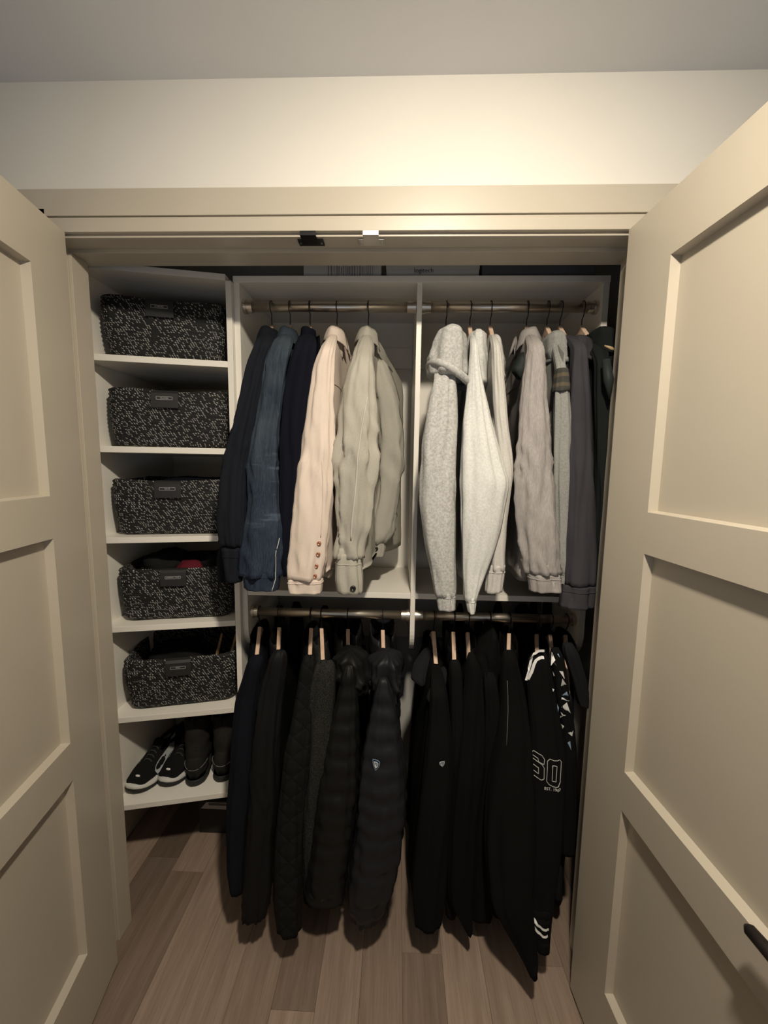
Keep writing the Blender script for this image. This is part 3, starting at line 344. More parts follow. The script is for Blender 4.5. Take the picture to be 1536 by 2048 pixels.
# ------------------------------------------------------------------ the room
fl=setting('floor')
sub=mk('subfloor',*box(-1.75,1.75,-3.05,.75,-.04,-.013),M['subfloor'],fl)
PW=.1245; x=-1.7005; k=0
rp=random.Random(3)
while x<1.70:
    y=-3.0-rp.uniform(0,.9)
    while y<.70:
        L=rp.uniform(.9,1.5); y0=max(y,-3.0); y1=min(y+L,.70)
        if y1-y0>.04:
            g=.00035; v,f=box(x+g,x+PW-g,y0+g,y1-g,-.012,0.0-rp.random()*.0004)
            mk('plank',v,f,M['board'],fl,loc=(x+PW/2,(y0+y1)/2,-.012))
        y+=L
    x+=PW
ce=mk('ceiling',*box(-1.75,1.75,-3.05,.75,2.44,2.50),M['ceiling']); tag(ce,kind='structure')
def wall(name,*bs,mat='wall'):
    o=mk(name,*merge(*bs),M[mat]); tag(o,kind='structure'); return o
wall('wall_front',box(-1.70,-.897,.014,.133,0,2.44),box(.614,1.70,.014,.133,0,2.44),box(-.897,.614,.014,.133,2.15,2.44))
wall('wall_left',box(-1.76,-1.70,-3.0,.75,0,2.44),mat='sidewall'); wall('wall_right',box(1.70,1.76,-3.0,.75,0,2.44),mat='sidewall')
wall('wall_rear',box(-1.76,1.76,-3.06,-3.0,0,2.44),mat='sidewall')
wall('wall_back',box(-1.70,1.70,.690,.75,0,2.44),mat='inner')
wall('wall_closet_left',box(-1.16,-1.095,.133,.690,0,2.44),mat='inner')
wall('wall_closet_right',box(.95,1.01,.133,.690,0,2.44),mat='inner')
bl=mk('baseboard_left',*box(-1.095,-1.081,.14,.690,0,.125),M['trim'],bevel=.003); tag(bl,kind='structure')
bb=mk('baseboard_back',*box(-1.081,.95,.677,.690,0,.125),M['trim'],bevel=.003); tag(bb,kind='structure')
def trim(i,m,bev=.0012):
    o=mk('trim_%d'%i,*m,M['trim'],bevel=bev); tag(o,kind='structure'); return o
trim(1,merge(box(-.985,.700,.000,.014,2.1325,2.194)))                     # head casing, outer board
trim(2,merge(box(-.985,.700,.003,.014,2.097,2.1305)))                     # head casing, inner board
trim(3,merge(box(-.985,-.893,.000,.014,0,2.096)))
trim(4,merge(box(.612,.700,.000,.014,0,2.096)))
trim(5,box(-.877,.594,.0145,.066,2.0895,2.15))                            # stop under the head
trim(6,box(-.877,.594,.0665,.135,2.080,2.15))
trim(7,merge(box(-.897,-.877,.000,.120,0,2.15),box(-.877,-.868,.062,.120,0,2.08)))   # left jamb
trim(8,merge(box(.594,.614,.000,.120,0,2.15),box(.586,.594,.085,.120,0,2.08)))        # right jamb
# ------------------------------------------------------------------ doors
def door(i,P,D,T,st,wd,zs,handle):
    d=setting('door_%d'%i,(P[0],P[1],0))
    th=.035; z0,z1=.012,2.0935
    mk('stile',*fbox(P,D,T,0,st,0,th,z0,z1),M['trim'],d)
    mk('stile',*fbox(P,D,T,wd-.125,wd,0,th,z0,z1),M['trim'],d)
    e=[z1]+[q for p in zs for q in p]+[z0]
    for a in range(0,len(e),2): mk('rail',*fbox(P,D,T,st,wd-.125,0,th,e[a+1],e[a]),M['trim'],d)
    for a,b in zs:
        mk('panel',*fbox(P,D,T,st-.006,wd-.119,.0195,.027,b-.006,a+.006),M['trim'],d)
        s0,s1=st,wd-.125; q=.0035   # thin sloped sticking round the recess
        fr=[(s0,b),(s1,b),(s1,a),(s0,a)]; inn=[(s0+q,b+q),(s1-q,b+q),(s1-q,a-q),(s0+q,a-q)]
        V=[];Fc=[]
        for (s,z) in fr: V.append((P[0]+D[0]*s+T[0]*.0005,P[1]+D[1]*s+T[1]*.0005,z))
        for (s,z) in inn: V.append((P[0]+D[0]*s+T[0]*.0195,P[1]+D[1]*s+T[1]*.0195,z))
        for j in range(4): Fc.append((j,(j+1)%4,4+(j+1)%4,4+j))
        for (s,z) in inn: V.append((P[0]+D[0]*s+T[0]*.0200,P[1]+D[1]*s+T[1]*.0200,z))
        for (s,z) in fr: V.append((P[0]+D[0]*s+T[0]*.0200,P[1]+D[1]*s+T[1]*.0200,z))
        for j in range(4): Fc.append((4+j,4+(j+1)%4,8+(j+1)%4,8+j)); Fc.append((8+j,8+(j+1)%4,12+(j+1)%4,12+j)); Fc.append((12+j,12+(j+1)%4,(j+1)%4,j))
        mk('moulding',V,Fc,M['trim'],d)
    if handle:
        def at(s,t,z): return (P[0]+D[0]*s-T[0]*t,P[1]+D[1]*s-T[1]*t,z)
        hz=.868
        h=mk('door_handle',*tube([at(.665,0,hz),at(.665,.012,hz)],.028,20),M['bronze'],d,smooth=False)
        mk('lever_neck',*tube([at(.665,.010,hz),at(.665,.046,hz)],.011,14),M['bronze'],h,smooth=True)
        mk('lever',*tube([at(.675,.040,hz),at(.64,.041,hz),at(.58,.039,hz-.002),at(.52,.036,hz-.006),at(.492,.036,hz-.008),at(.486,.036,hz-.008)],[.008,.011,.010,.010,.009,.004],14),M['bronze'],h,smooth=True)
    return d
def unit(a,b):
    n=math.hypot(a,b); return (a/n,b/n)
DL=unit(.182,-1); DR=unit(.060,-1)
ZS=[(1.965,1.452),(1.352,.832),(.733,.224)]
door(1,(-.829,-.001),DL,unit(DL[1],-DL[0]),.130,.730,ZS,False)
door(2,(.537,-.001),DR,unit(-DR[1],DR[0]),.148,.730,[(1.965,1.440),(1.348,.826),(.728,.218)],True)
# catches under the head
def catch(x,mat,lab):
    c=thing('door_catch',lab,'catch',(x,.035,2.0895),'door catches under the closet head')
    mk('plate',*box(x-.032,x+.032,.022,.050,2.0865,2.0893),M[mat],c,bevel=.0006)
    mk('strike',*merge(box(x-.019,x+.019,-.004,.0255,2.0822,2.0862),box(x-.019,x+.019,-.006,-.003,2.0822,2.0925)),M[mat],c)
    for s in (-.026,.026): mk('screw',*cyl((x+s,.036,2.0858),'z',.003,.002,10),M['chrome'],c)
catch(-.225,'blackmetal','black metal door catch on the left of the closet head')
catch(-.073,'chrome','dull steel door catch on the right of the closet head')
# recessed ceiling lamp, then the added fill lamp (both out of view)
for i,(lx,ly) in enumerate(LAMPS):
    c=thing('recessed_lamp',['recessed ceiling lamp right in front of the closet','added fill lamp further back in the room'][i],'lamp',(lx,ly,2.44))
    n=32; V=[];Fc=[]
    for r,z in ((.075,2.4398),(.095,2.4398),(.095,2.432),(.075,2.434)):
        V+=[(lx+r*math.cos(2*math.pi*j/n),ly+r*math.sin(2*math.pi*j/n),z) for j in range(n)]
    for a in range(4):
        b=(a+1)%4
        Fc+=[(a*n+j,a*n+(j+1)%n,b*n+(j+1)%n,b*n+j) for j in range(n)]
    mk('trim_ring',V,Fc,M['white'],c)
    mk('lens',*cyl((lx,ly,2.4375),'z',.0745,.003,32),M['lens'],c)
# ------------------------------------------------------------------ the shelf tower on the left
A=math.radians(12.3); TD=(math.cos(A),math.sin(A)); TN=(-math.sin(A),math.cos(A)); TP=(-.556,.291)
def tp(s,o): return (TP[0]+TD[0]*s+TN[0]*o, TP[1]+TD[1]*s+TN[1]*o)
tw=thing('shelf_tower','white shelf tower with angled shelves full of baskets and shoes','shelf unit',(-.76,.45,.3))
FLc,FRc=tp(-.425,0),tp(0,0)
def shelfpoly(): return [FLc,FRc,(-.557,.672),(FLc[0],.672)]
for z in (1.864,1.584,1.291,.990,.667,.339): mk('shelf',*prism(shelfpoly(),z-.0195,z),M['melamine'],tw,bevel=.0008)
mk('top_panel',*prism([FLc,FRc,(-.557,.672),(FLc[0],.672)],2.112,2.131),M['melamine'],tw,bevel=.0008)
mk('side_panel',*box(-.556,-.5375,.292,.672,.300,2.1115),M['melamine'],tw,bevel=.0008)
mk('side_panel',*box(FLc[0]-.019,FLc[0]-.0005,FLc[1]+.002,.672,.300,2.131),M['melamine'],tw,bevel=.0008)
mk('back_panel',*box(FLc[0],-.557,.6725,.678,.300,2.131),M['melamine'],tw)
# ------------------------------------------------------------------ hanging unit
ou=thing('closet_organizer','white two bay closet organizer carrying four clothes rods','shelf unit',(.05,.48,.86))
Y0,Y1=.310,.665
def hpanel(x0,x1,zt,zb=.86,R=.10):
    arc=[(Y0+R-R*math.cos(q),zb+R-R*math.sin(q)) for q in [math.pi/2*j/10 for j in range(11)]]
    poly=[(Y0,zt)]+arc+[(Y1,zb),(Y1,zt)]
    return xprism(poly,x0,x1)
mk('side_panel',*hpanel(-.5368,-.518,2.1115),M['melamine'],ou)
mk('divider_panel',*hpanel(.0545,.0705,2.1115),M['melamine'],ou)
mk('side_panel',*hpanel(.636,.655,2.1115),M['melamine'],ou)
mk('top_panel',*box(-.5368,.655,.305,Y1,2.112,2.1315),M['melamine'],ou,bevel=.0008)
mk('shelf',*box(-.5175,.054,.312,Y1,1.076,1.0955),M['melamine'],ou,bevel=.0008)
mk('shelf',*box(.071,.6355,.312,Y1,1.076,1.0955),M['melamine'],ou,bevel=.0008)
mk('back_panel',*box(-.5175,.6355,Y1,.671,1.0955,2.112),M['melamine'],ou)
mk('hanging_cleat',*box(-.5175,.054,.648,.6645,1.93,2.01),M['melamine'],ou)
mk('hanging_cleat',*box(.071,.6355,.648,.6645,1.93,2.01),M['melamine'],ou)
mk('hanging_cleat',*box(-.5175,.6355,.671,.6889,.78,.86),M['melamine'],ou)
RY=.345
def rod(x0,x1,z,lab):
    r=thing('closet_rod',lab,'clothes rod',((x0+x1)/2,RY,z),'nickel clothes rods')
    mk('tube',*cyl(((x0+x1)/2,RY,z),'x',.0155,x1-x0-.004,32),M['nickel'],r,smooth=True)
    for a,s in ((x0,1),(x1,-1)):
        v=merge(cyl((a+s*.006,RY,z),'x',.0215,.010,28),cyl((a+s*.020,RY,z),'x',.0185,.020,28))
        mk('flange',*v,M['nickel'],r,smooth=False)
rod(-.5178,.0542,2.052,'brushed nickel clothes rod at top left over the denim jackets')
rod(.0708,.6358,2.052,'brushed nickel clothes rod at top right over the grey hoodies')
rod(-.5178,.0542,1.004,'brushed nickel clothes rod at lower left over the puffers')
rod(.0708,.6358,1.004,'brushed nickel clothes rod at lower right over the varsity jacket')
# ------------------------------------------------------------------ cartons on top
def text(name,s,size,mat,parent,origin,right,up,align='CENTER',extr=.0004):
    cu=bpy.data.curves.new(name,'FONT'); cu.body=s; cu.size=size; cu.align_x=align; cu.align_y='CENTER'; cu.extrude=0
    cu.resolution_u=2
    tmp=bpy.data.objects.new('tmp',cu); COL.objects.link(tmp)
    me=bpy.data.meshes.new_from_object(tmp); bpy.data.objects.remove(tmp)
    R=Vector(right).normalized(); U=Vector(up).normalized(); O=Vector(origin)
    V=[tuple(O+R*v.co.x+U*v.co.y) for v in me.vertices]; Fc=[tuple(p.vertices) for p in me.polygons]
    return V,Fc
def carton(x0,x1,y0,y1,h,mat,lab,prints):
    z=2.1316
    c=thing('carton',lab,'box',((x0+x1)/2,(y0+y1)/2,z))
    mk('carton_body',*box(x0,x1,y0,y1,z,z+h*.6),M[mat],c,bevel=.001)
    mk('lid',*box(x0-.0015,x1+.0015,y0-.0015,y1+.0015,z+h*.6,z+h),M[mat],c,bevel=.001)
    for s,px,pz,sz,m in prints:
        V,Fc=text('print',s,sz,None,c,(px,y0-.0022,z+pz),(1,0,0),(0,0,1)); mk('printed_text',V,Fc,M[m],c)
c=carton(-.315,-.062,.335,.62,.10,'card','pale carton with rows of small print lying on the organizer top',[])
cc=[o for o in bpy.data.objects if o.name.startswith('carton') and o.type=='EMPTY'][0]
rb=random.Random(5); V=[];Fc=[]
xx=-.235
while xx<-.09:
    wv=rb.uniform(.0015,.004); hh=rb.uniform(.02,.045)
    a,b=box(xx,xx+wv,.3338,.3349,2.155-hh/2+.005,2.155+hh/2+.005); V,Fc=merge((V,Fc),(a,b)); xx+=wv+rb.uniform(.003,.007)
mk('barcode',V,Fc,M['greyink'],cc)
carton(-.045,.252,.335,.60,.052,'card','long pale carton with dark lettering beside the divider top',[('logitech',.075,.028,.020,'ink')])
carton(.262,.62,.340,.62,.095,'darkcard','dark grey carton at the right end of the organizer top',[])
# ------------------------------------------------------------------ baskets
def rrect(w,d,r,n=10):
    """rounded rectangle outline starting at the middle of the front edge, counter-clockwise; returns (x,y,arclen)"""
    pts=[]
    def seg(a,b,m):
        for j in range(m): pts.append((a[0]+(b[0]-a[0])*j/m,a[1]+(b[1]-a[1])*j/m))
    def arc(cx,cy,a0):
        for j in range(6): q=a0+math.pi/2*j/6; pts.append((cx+r*math.cos(q),cy+r*math.sin(q)))
    h=w/2
    seg((0,d),(-h+r,d),10); arc(-h+r,d-r,math.pi/2); seg((-h,d-r),(-h,r),12); arc(-h+r,r,math.pi); seg((-h+r,0),(h-r,0),20)
    arc(h-r,r,-math.pi/2); seg((h,r),(h,d-r),12); arc(h-r,d-r,0); seg((h-r,d),(0,d),10)
    return pts
def basket_mesh(w,d,h,seed,sag=.0):
    base=rrect(w,d,.035); N=len(base); arcl=[0]
    for j in range(1,N): arcl.append(arcl[-1]+math.dist(base[j],base[j-1]))
    rings=[];uv=[]
    def ring(z,inset,push=0):
        R=[]
        for j,(x,y) in enumerate(base):
            dx,dy=x/(w/2),(y-d/2)/(d/2); k=max(abs(dx),abs(dy))
            nz=noise.noise(Vector((x*9+seed,y*9,z*8)))*.004
            bow=.006*math.sin(math.pi*min(1,max(0,z/h)))
            X=x*(1-inset/(w/2))+ (dx*(bow+nz+push)); Y=d/2+(y-d/2)*(1-inset/(d/2))+(dy*(bow+nz+push))
            dz=sag*noise.noise(Vector((x*7+seed,y*7,3)))*max(0,z/h)**3 - (.006*(1-abs(dx))*(z/h)**4 if dy<0 else 0)
            R.append((X,Y,z+dz))
        return R
    rings.append(ring(0,.030)); uv+=[(a,0) for a in arcl]
    rows=15
    for r in range(rows):
        for q,pu in ((.12,.0),(.5,.0028),(.88,.0)):
            z=h*(r+q)/rows; ins=.013*(1-z/h)+(.012*(1-z/.012) if z<.012 else 0)
            rings.append(ring(z,ins,pu)); uv+=[(a,z) for a in arcl]
    rings.append(ring(h+.002,.005)); uv+=[(a,h+.002) for a in arcl]
    rings.append(ring(h,.011)); uv+=[(a,h+.008) for a in arcl]
    for z in (h*.8,h*.5,h*.2,.012): rings.append(ring(z,.013+.013*(1-z/h))); uv+=[(a,h+.01+(h-z)) for a in arcl]
    V,Fc=loft(rings); uv+=[(0,0),(0,0)]
    return V,Fc,uv
BW,BD,BH=.366,.275,.187
def basket(zb,lab,word,s_mid,rot,seed,h=BH,sag=.006,off=.028):
    o2=tp(s_mid,off); b=thing('woven_basket',lab,'basket',(o2[0],o2[1],zb),'woven rope baskets on the tower shelves')
    a=A+rot; ca,sa=math.cos(a),math.sin(a)
    V,Fc,uv=basket_mesh(BW,BD,h,seed,sag)
    T=lambda p:(o2[0]+p[0]*ca-p[1]*sa,o2[1]+p[0]*sa+p[1]*ca,zb+p[2])
    mk('basket_body',[T(p) for p in V],Fc,M['weave'],b,smooth=True,uv=uv)
    # folded leatherette tag over the rim
    fw,fd,cx=.041,.056,-.004
    prof=[(.020,h-.03),(.016,h-.002),(.008,h+.0015),(-.004,h-.002),(-.0105,h-.010),(-.0125,h-fd*.5),(-.0125,h-fd),(-.0108,h-fd),(-.0108,h-fd*.5),(-.0088,h-.010),(-.003,h-.0035),(.008,h-.0005),(.0145,h-.003),(.018,h-.03)]
    prof=[(a_,z_-.004) for a_,z_ in prof]
    n=len(prof); TV=[T((cx-fw,p[0],p[1])) for p in prof]+[T((cx+fw,p[0],p[1])) for p in prof]
    tg=mk('label_tag',TV,[tuple(range(n)),tuple(range(n,2*n))[::-1]]+[(n+i,n+(i+1)%n,(i+1)%n,i) for i in range(n)],M['tagleather'],b)
    zc=h-.030; y=-.0130
    def rect(x0,x1,z0,z1): return [T((x0,y,z0)),T((x1,y,z0)),T((x1,y,z1)),T((x0,y,z1))],[(0,1,2,3)]
    fwid,fh,e=.0245,.0048,.0009
    fr=merge(rect(cx-fwid,cx+fwid,zc+fh-e,zc+fh),rect(cx-fwid,cx+fwid,zc-fh,zc-fh+e),rect(cx-fwid,cx-fwid+e,zc-fh,zc+fh),rect(cx+fwid-e,cx+fwid,zc-fh,zc+fh))
    mk('label_frame',*fr,M['silver'],tg)
    V,Fc=text('w',word,.0068 if len(word)<9 else .0058,None,None,T((cx,y-.0001,zc-.0002)),(ca,sa,0),(0,0,1)); mk('label_text',V,Fc,M['silver'],tg)
    return b,T
BL=[(1.8642,'black and white woven basket in the shade on the top tower shelf','SCARVES',-.198,.0,1.3),
    (1.5842,'woven rope basket with label, on the second tower shelf from top','GLOVES',-.196,.0,4.1),
    (1.2912,'woven rope basket with a short label word, on the third tower shelf','HATS',-.200,-.01,7.7),
    (.9902,'woven rope basket with long label, stuffed with plush and red knit','BASEBALL CAPS',-.196,.0,2.2),
    (.6672,'lowest woven rope basket, half open with brown paper edges inside','MISC',-.194,.035,9.4)]
TB=[]
for q in BL: TB.append(basket(*q)[1])
def blob(name,T,c,r,mat,lab,cat,seed,amp=.25,fr=9,n=28):
    V=[];rings=[]
    for i in range(1,n):
        ph=math.pi*i/n; ring=[]
        for j in range(36):
            q=2*math.pi*j/36; d=Vector((math.sin(ph)*math.cos(q),math.sin(ph)*math.sin(q),math.cos(ph)))
            k=1+amp*noise.noise(d*1.8+Vector((seed,0,0)))+amp*.35*noise.noise(d*fr+Vector((0,seed,0)))
            ring.append(T((c[0]+d.x*r[0]*k,c[1]+d.y*r[1]*k,c[2]+d.z*r[2]*k)))
        rings.append(ring[::-1])
    V,Fc=loft(rings)
    o=mk(name,V,Fc,M[mat],None,smooth=True,loc=T((c[0],c[1],c[2]-r[2]))); return tag(o,lab,cat)
blob('plush_hat',TB[3],(-.075,.135,.158),(.095,.095,.064),'fluff','fluffy black plush hat heaped in the fourth basket','hat',3,.3,16)
blob('knit_scarf',TB[3],(.030,.075,.158),(.050,.045,.040),'red','wine red knit bundle peeking over the fourth basket rim','scarf',5,.2)
blob('beanie',TB[3],(.105,.13,.160),(.055,.08,.056),'fluff','black knit cap at the right of the fourth basket','hat',8,.25,12)
blob('cloth_bundle',TB[0],(0,.14,.125),(.14,.10,.055),'fluff','dark cloth bundle inside the topmost basket','clothes',11,.2)
blob('cloth_bundle',TB[2],(.03,.14,.150),(.14,.10,.045),'navyknit','folded dark knitwear rising slightly over the third basket rim','clothes',13,.15)
blob('cloth_bundle',TB[4],(-.05,.17,.120),(.11,.08,.055),'fluff','dark cloth heaped at the back of the lowest basket','clothes',16,.2)
for k,(cx,cy,tilt,lab) in enumerate(((.085,.080,.35,'brown paper edge leaning in the lowest basket, left one of two'),(.135,.085,.42,'brown paper edge leaning in the lowest basket, right one of two'))):
    V=[];T=TB[4]
    prof=[(-.010,.06),(.006,.06),(.022,.215),(.016,.22)]
    for yy in (0,.004): V+=[T((cx+a+(b-.06)*tilt*.3,cy+yy+(b-.06)*.2,b)) for a,b in prof]
    o=mk('paper_bag',V,[(0,1,2,3),(7,6,5,4),(0,4,5,1),(1,5,6,2),(2,6,7,3),(3,7,4,0)],M['kraft'],None,loc=T((cx,cy,.06))); tag(o,lab,'paper bag')
# ------------------------------------------------------------------ shoes
def xf(P,ang,z):
    c,s=math.cos(ang),math.sin(ang)
    return lambda p:(P[0]+p[0]*c-p[1]*s,P[1]+p[0]*s+p[1]*c,z+p[2])
def sole_w(t): # half width along shoe from toe 0 to heel 1
    pts=[(0,.012),(.03,.028),(.08,.040),(.2,.050),(.32,.051),(.5,.040),(.65,.036),(.82,.038),(.93,.033),(.98,.020),(1,.008)]
    return float(np.interp(t,[a for a,_ in pts],[b for _,b in pts]))
def outline(L,k=1.0,n=26):
    ts=[(1-math.cos(math.pi*i/(n-1)))/2 for i in range(n)]
    R=[(sole_w(t)*k+.004*math.sin(math.pi*t)*1,L*t-(k-1)*.06*(1-2*t)) for t in ts]
    Lf=[(-sole_w(t)*k+.004*math.sin(math.pi*t),L*t-(k-1)*.06*(1-2*t)) for t in ts[::-1]]
    return R+Lf
def extr(T,L,layers,n=26):
    rings=[]
    for k,z in layers:
        rr=[]
        for (x,y) in outline(L,k,n):
            rr.append(T((x,y,z+.014*max(0,1-y/(.22*L))**2*(1 if z>=0 else 1))))
        rings.append(rr)
    return loft(rings)
def sneaker(P,ang,lab,flip=1):
    z=.3395; T0=xf(P,ang,z); T=lambda p:T0((p[0]*flip,p[1],p[2])); L=.292
    s=thing('sneaker',lab,'shoe',(P[0],P[1],z),'pair of black and white sneakers')
    def add(n,m,mat,sm=True):
        v,f=m
        if flip<0: f=[q[::-1] for q in f]
        return mk(n,v,f,M[mat],s,smooth=sm)
    add('outsole',extr(T,L,[(.97,0),(1.06,.003),(1.07,.011),(1.04,.013)]),'soleblack')
    add('midsole',extr(T,L,[(1.03,.0125),(1.06,.015),(1.05,.0235),(.98,.027)]),'solewhite')
    ts=[.015,.04,.08,.14,.2,.27,.34,.40,.45,.5,.56,.62,.68,.74,.8,.86,.91,.95,.98,.995]
    def H(t): return float(np.interp(t,[0,.05,.15,.28,.42,.52,.7,.85,1],[.030,.046,.055,.068,.092,.098,.078,.088,.092]))
    rings=[]
    for t in ts:
        w=sole_w(t)*.97; h=H(t); ring=[]; op=max(0,min(1,(t-.44)/.10))*max(0,min(1,(.965-t)/.05))
        for j in range(32):
            q=-math.pi/2+2*math.pi*j/32; c_,s_=math.cos(q),math.sin(q)
            zz=.026+(h-.026)*(.5+.5*math.copysign(abs(s_)**.75,s_)); xx=w*math.copysign(abs(c_)**.8,c_)*(1-.40*max(0,s_)*min(1,h/.08))
            if op>0 and s_>.55: zz=zz+(.040-zz)*op*min(1,(s_-.55)/.12)
            ring.append(T((xx+.004*math.sin(math.pi*t),L*t,zz)))
        rings.append(ring)
    add('upper',loft(rings),'shoeblack')
    # grey side band sweeping from toe bend to heel
    for sd in (1,-1):
        V=[];m=14
        for i in range(m):
            u=i/(m-1); t=.22+.62*u; w=sole_w(t)*.99
            h0=.040+.030*u if u<.5 else .055+.035*(u-.5)*2; wd=.024*math.sin(math.pi*min(1,u*1.1+.1))+.004
            for dz in (0,1):
                zz=h0+wd*dz; k=(zz-.026)/(H(t)-.026); s_=max(-1,min(1,2*k-1)); c_=math.sqrt(max(0,1-s_*s_))
                xx=(w*c_**.8*(1-.40*max(0,s_))+.0055)*sd
                V.append(T((xx+.004*math.sin(math.pi*t),L*t,zz)))
        Fc=[(2*i,2*i+1,2*i+3,2*i+2) for i in range(m-1)]
        if sd*flip>0: Fc=[q[::-1] for q in Fc]
        mk('side_band',V,Fc,M['bandgrey'],s,smooth=True)
    # tongue, collar and laces
    add('tongue',loft([[T((.020*math.cos(q)+.004,L*t+.006*math.sin(q),zz+.004*math.sin(q))) for q in [2*math.pi*j/12 for j in range(12)]] for t,zz in ((.30,.062),(.38,.080),(.46,.099),(.50,.112))]),'shoeblack')
    for i in range(4):
        t=.29+.045*i; add('lace',tube([T((-.022,L*t,H(t)*.86)),T((-.008,L*t+.002,H(t)+.006)),T((.008,L*t+.002,H(t)+.006)),T((.024,L*t,H(t)*.86))],.0026,6),'lacegrey')
    add('collar',tube([T((.004+.030*math.sin(q)*(.9),L*(.69+.20*math.cos(q)),.088+.004*math.cos(2*q)+(.012 if math.cos(q)<-.6 else 0)*1)) for q in [2*math.pi*j/22 for j in range(22)]],.0065,8,closed=True),'shoeblack')
    v,f=[],[]
    add('toe_logo',loft([[T((.004+a*math.cos(q),.030+b*math.sin(q),zz)) for q in [2*math.pi*j/14 for j in range(14)]] for a,b,zz in ((.0085,.0035,.0505),(.0085,.0035,.0555),(.007,.0025,.0565))]),'white')
    return s
M['soleblack']=plain('black_rubber',(.012,.012,.012),.7); M['solewhite']=plain('white_foam',(.62,.61,.57),.6)
M['shoeblack']=fabric('black_mesh',(.010,.010,.010),weave=700,wst=.4); M['bandgrey']=plain('grey_synthetic',(.40,.42,.42),.45)
M['lacegrey']=plain('dark_laces',(.03,.03,.03),.8); M['suede']=fabric('black_suede',(.018,.017,.016),(.026,.025,.023),.2,200)
sneaker((-.938,.250),-.12,'left black and white sneaker with toes at the shelf edge')
sneaker((-.838,.286),-.12,'right black and white sneaker leaning against its mate',-1)
def boot(P,ang,lab,seed):
    z=.3395; T=xf(P,ang,z); L=.285
    b=thing('ankle_boot',lab,'boot',(P[0],P[1],z),'pair of black ankle boots')
    hy=lambda y:L-y
    mk('sole',*loft([[T((x*1.0,L-y,zz)) for x,y in outline(L,k)][::-1] for k,zz in ((.96,0),(1.04,.004),(1.05,.020),(1.0,.024))]),M['soleblack'],b,smooth=True)
    mk('heel_block',*loft([[T((.034*k*math.cos(q),.035+.034*k*math.sin(q),zz)) for q in [2*math.pi*j/20 for j in range(20)]] for k,zz in ((1.0,.0005),(1.03,.012),(1.0,.024))]),M['soleblack'],b,smooth=True)
    rings=[]
    for t in [.02,.06,.12,.2,.3,.4,.5,.6,.7,.8,.88,.94,.985]:   # foot from heel to toe
        w=sole_w(1-t)*.98; h=float(np.interp(t,[0,.1,.35,.5,.8,1],[.07,.10,.10,.08,.055,.035]))
        rings.append([T((w*math.copysign(abs(math.cos(q))**.8,math.cos(q)),L*t,.022+h*(.5+.5*math.sin(q)))) for q in [2*math.pi*j/28 for j in range(28)]][::-1])
    foot=loft(rings); rings=[]
    for i in range(22):
        u=i/21; zz=.03+.205*u; a=.037+.010*u+.002*math.sin(u*22+seed); c=.050+.006*u+.0025*math.sin(u*17+seed)
        rings.append([T((a*math.cos(q)*(1+.05*noise.noise(Vector((math.cos(q)*2,math.sin(q)*2,zz*14+seed)))),.062+.03*u*u+c*math.sin(q)*(1+.05*noise.noise(Vector((math.cos(q)*2,zz*12,seed)))),zz)) for q in [2*math.pi*j/32 for j in range(32)]])
    u=1; top=rings[-1]; cx=[sum(p[i] for p in top)/32 for i in range(3)]
    for k,dz in ((.93,.003),(.86,-.004),(.80,-.08)): rings.append([(cx[0]+(p[0]-cx[0])*k,cx[1]+(p[1]-cx[1])*k,p[2]+dz) for p in top])
    mk('boot_upper',*merge(foot,loft(rings)),M['suede'],b,smooth=True)
    mk('heel_seam',*tube([T((.040*math.cos(q),.046+.044*math.sin(q),.062+.012*math.cos(q)**2)) for q in [math.pi+math.pi*j/16 for j in range(17)]],.0013,6),M['piping'],b)
    mk('pull_tab',*merge(tube([T((.0,.026,.215)),T((0,.020,.245)),T((0,.034,.262)),T((0,.046,.235))],.004,6)),M['suede'],b,smooth=True)
boot((-.735,.300),.22,'left black suede ankle boot with its heel to the front',1)
boot((-.645,.325),.12,'right black suede ankle boot beside the shelf end',4)
bx=thing('shoe_carton','pale shoe carton standing behind the sneakers','box',(-.87,.60,.3395))
mk('carton_body',*box(-.955,-.80,.575,.665,.3397,.425),M['card'],bx,bevel=.001); mk('lid',*box(-.957,-.798,.573,.667,.425,.448),M['card'],bx,bevel=.001)
fb=thing('floor_box','black box with a grey print on the floor under the tower','box',(-.62,.54,0))
mk('box_body',*box(-.80,-.46,.445,.66,.001,.150),M['ink'],fb,bevel=.001)
V,Fc=prism([(-.800,.447),(-.680,.447),(-.680,.449),(-.800,.449)],.105,.140)
V=[(-.790,.4440,.112),(-.660,.4440,.112),(-.660,.4440,.142),(-.765,.4440,.142),(-.790,.4446,.112),(-.660,.4446,.112),(-.660,.4446,.142),(-.765,.4446,.142)]
lb=mk('printed_label',V,[(0,1,2,3),(7,6,5,4),(0,4,5,1),(1,5,6,2),(2,6,7,3),(3,7,4,0)],M['silver'],fb)
mk('label_strip',*box(-.756,-.675,.4430,.4438,.129,.139),M['darkcard'],lb)
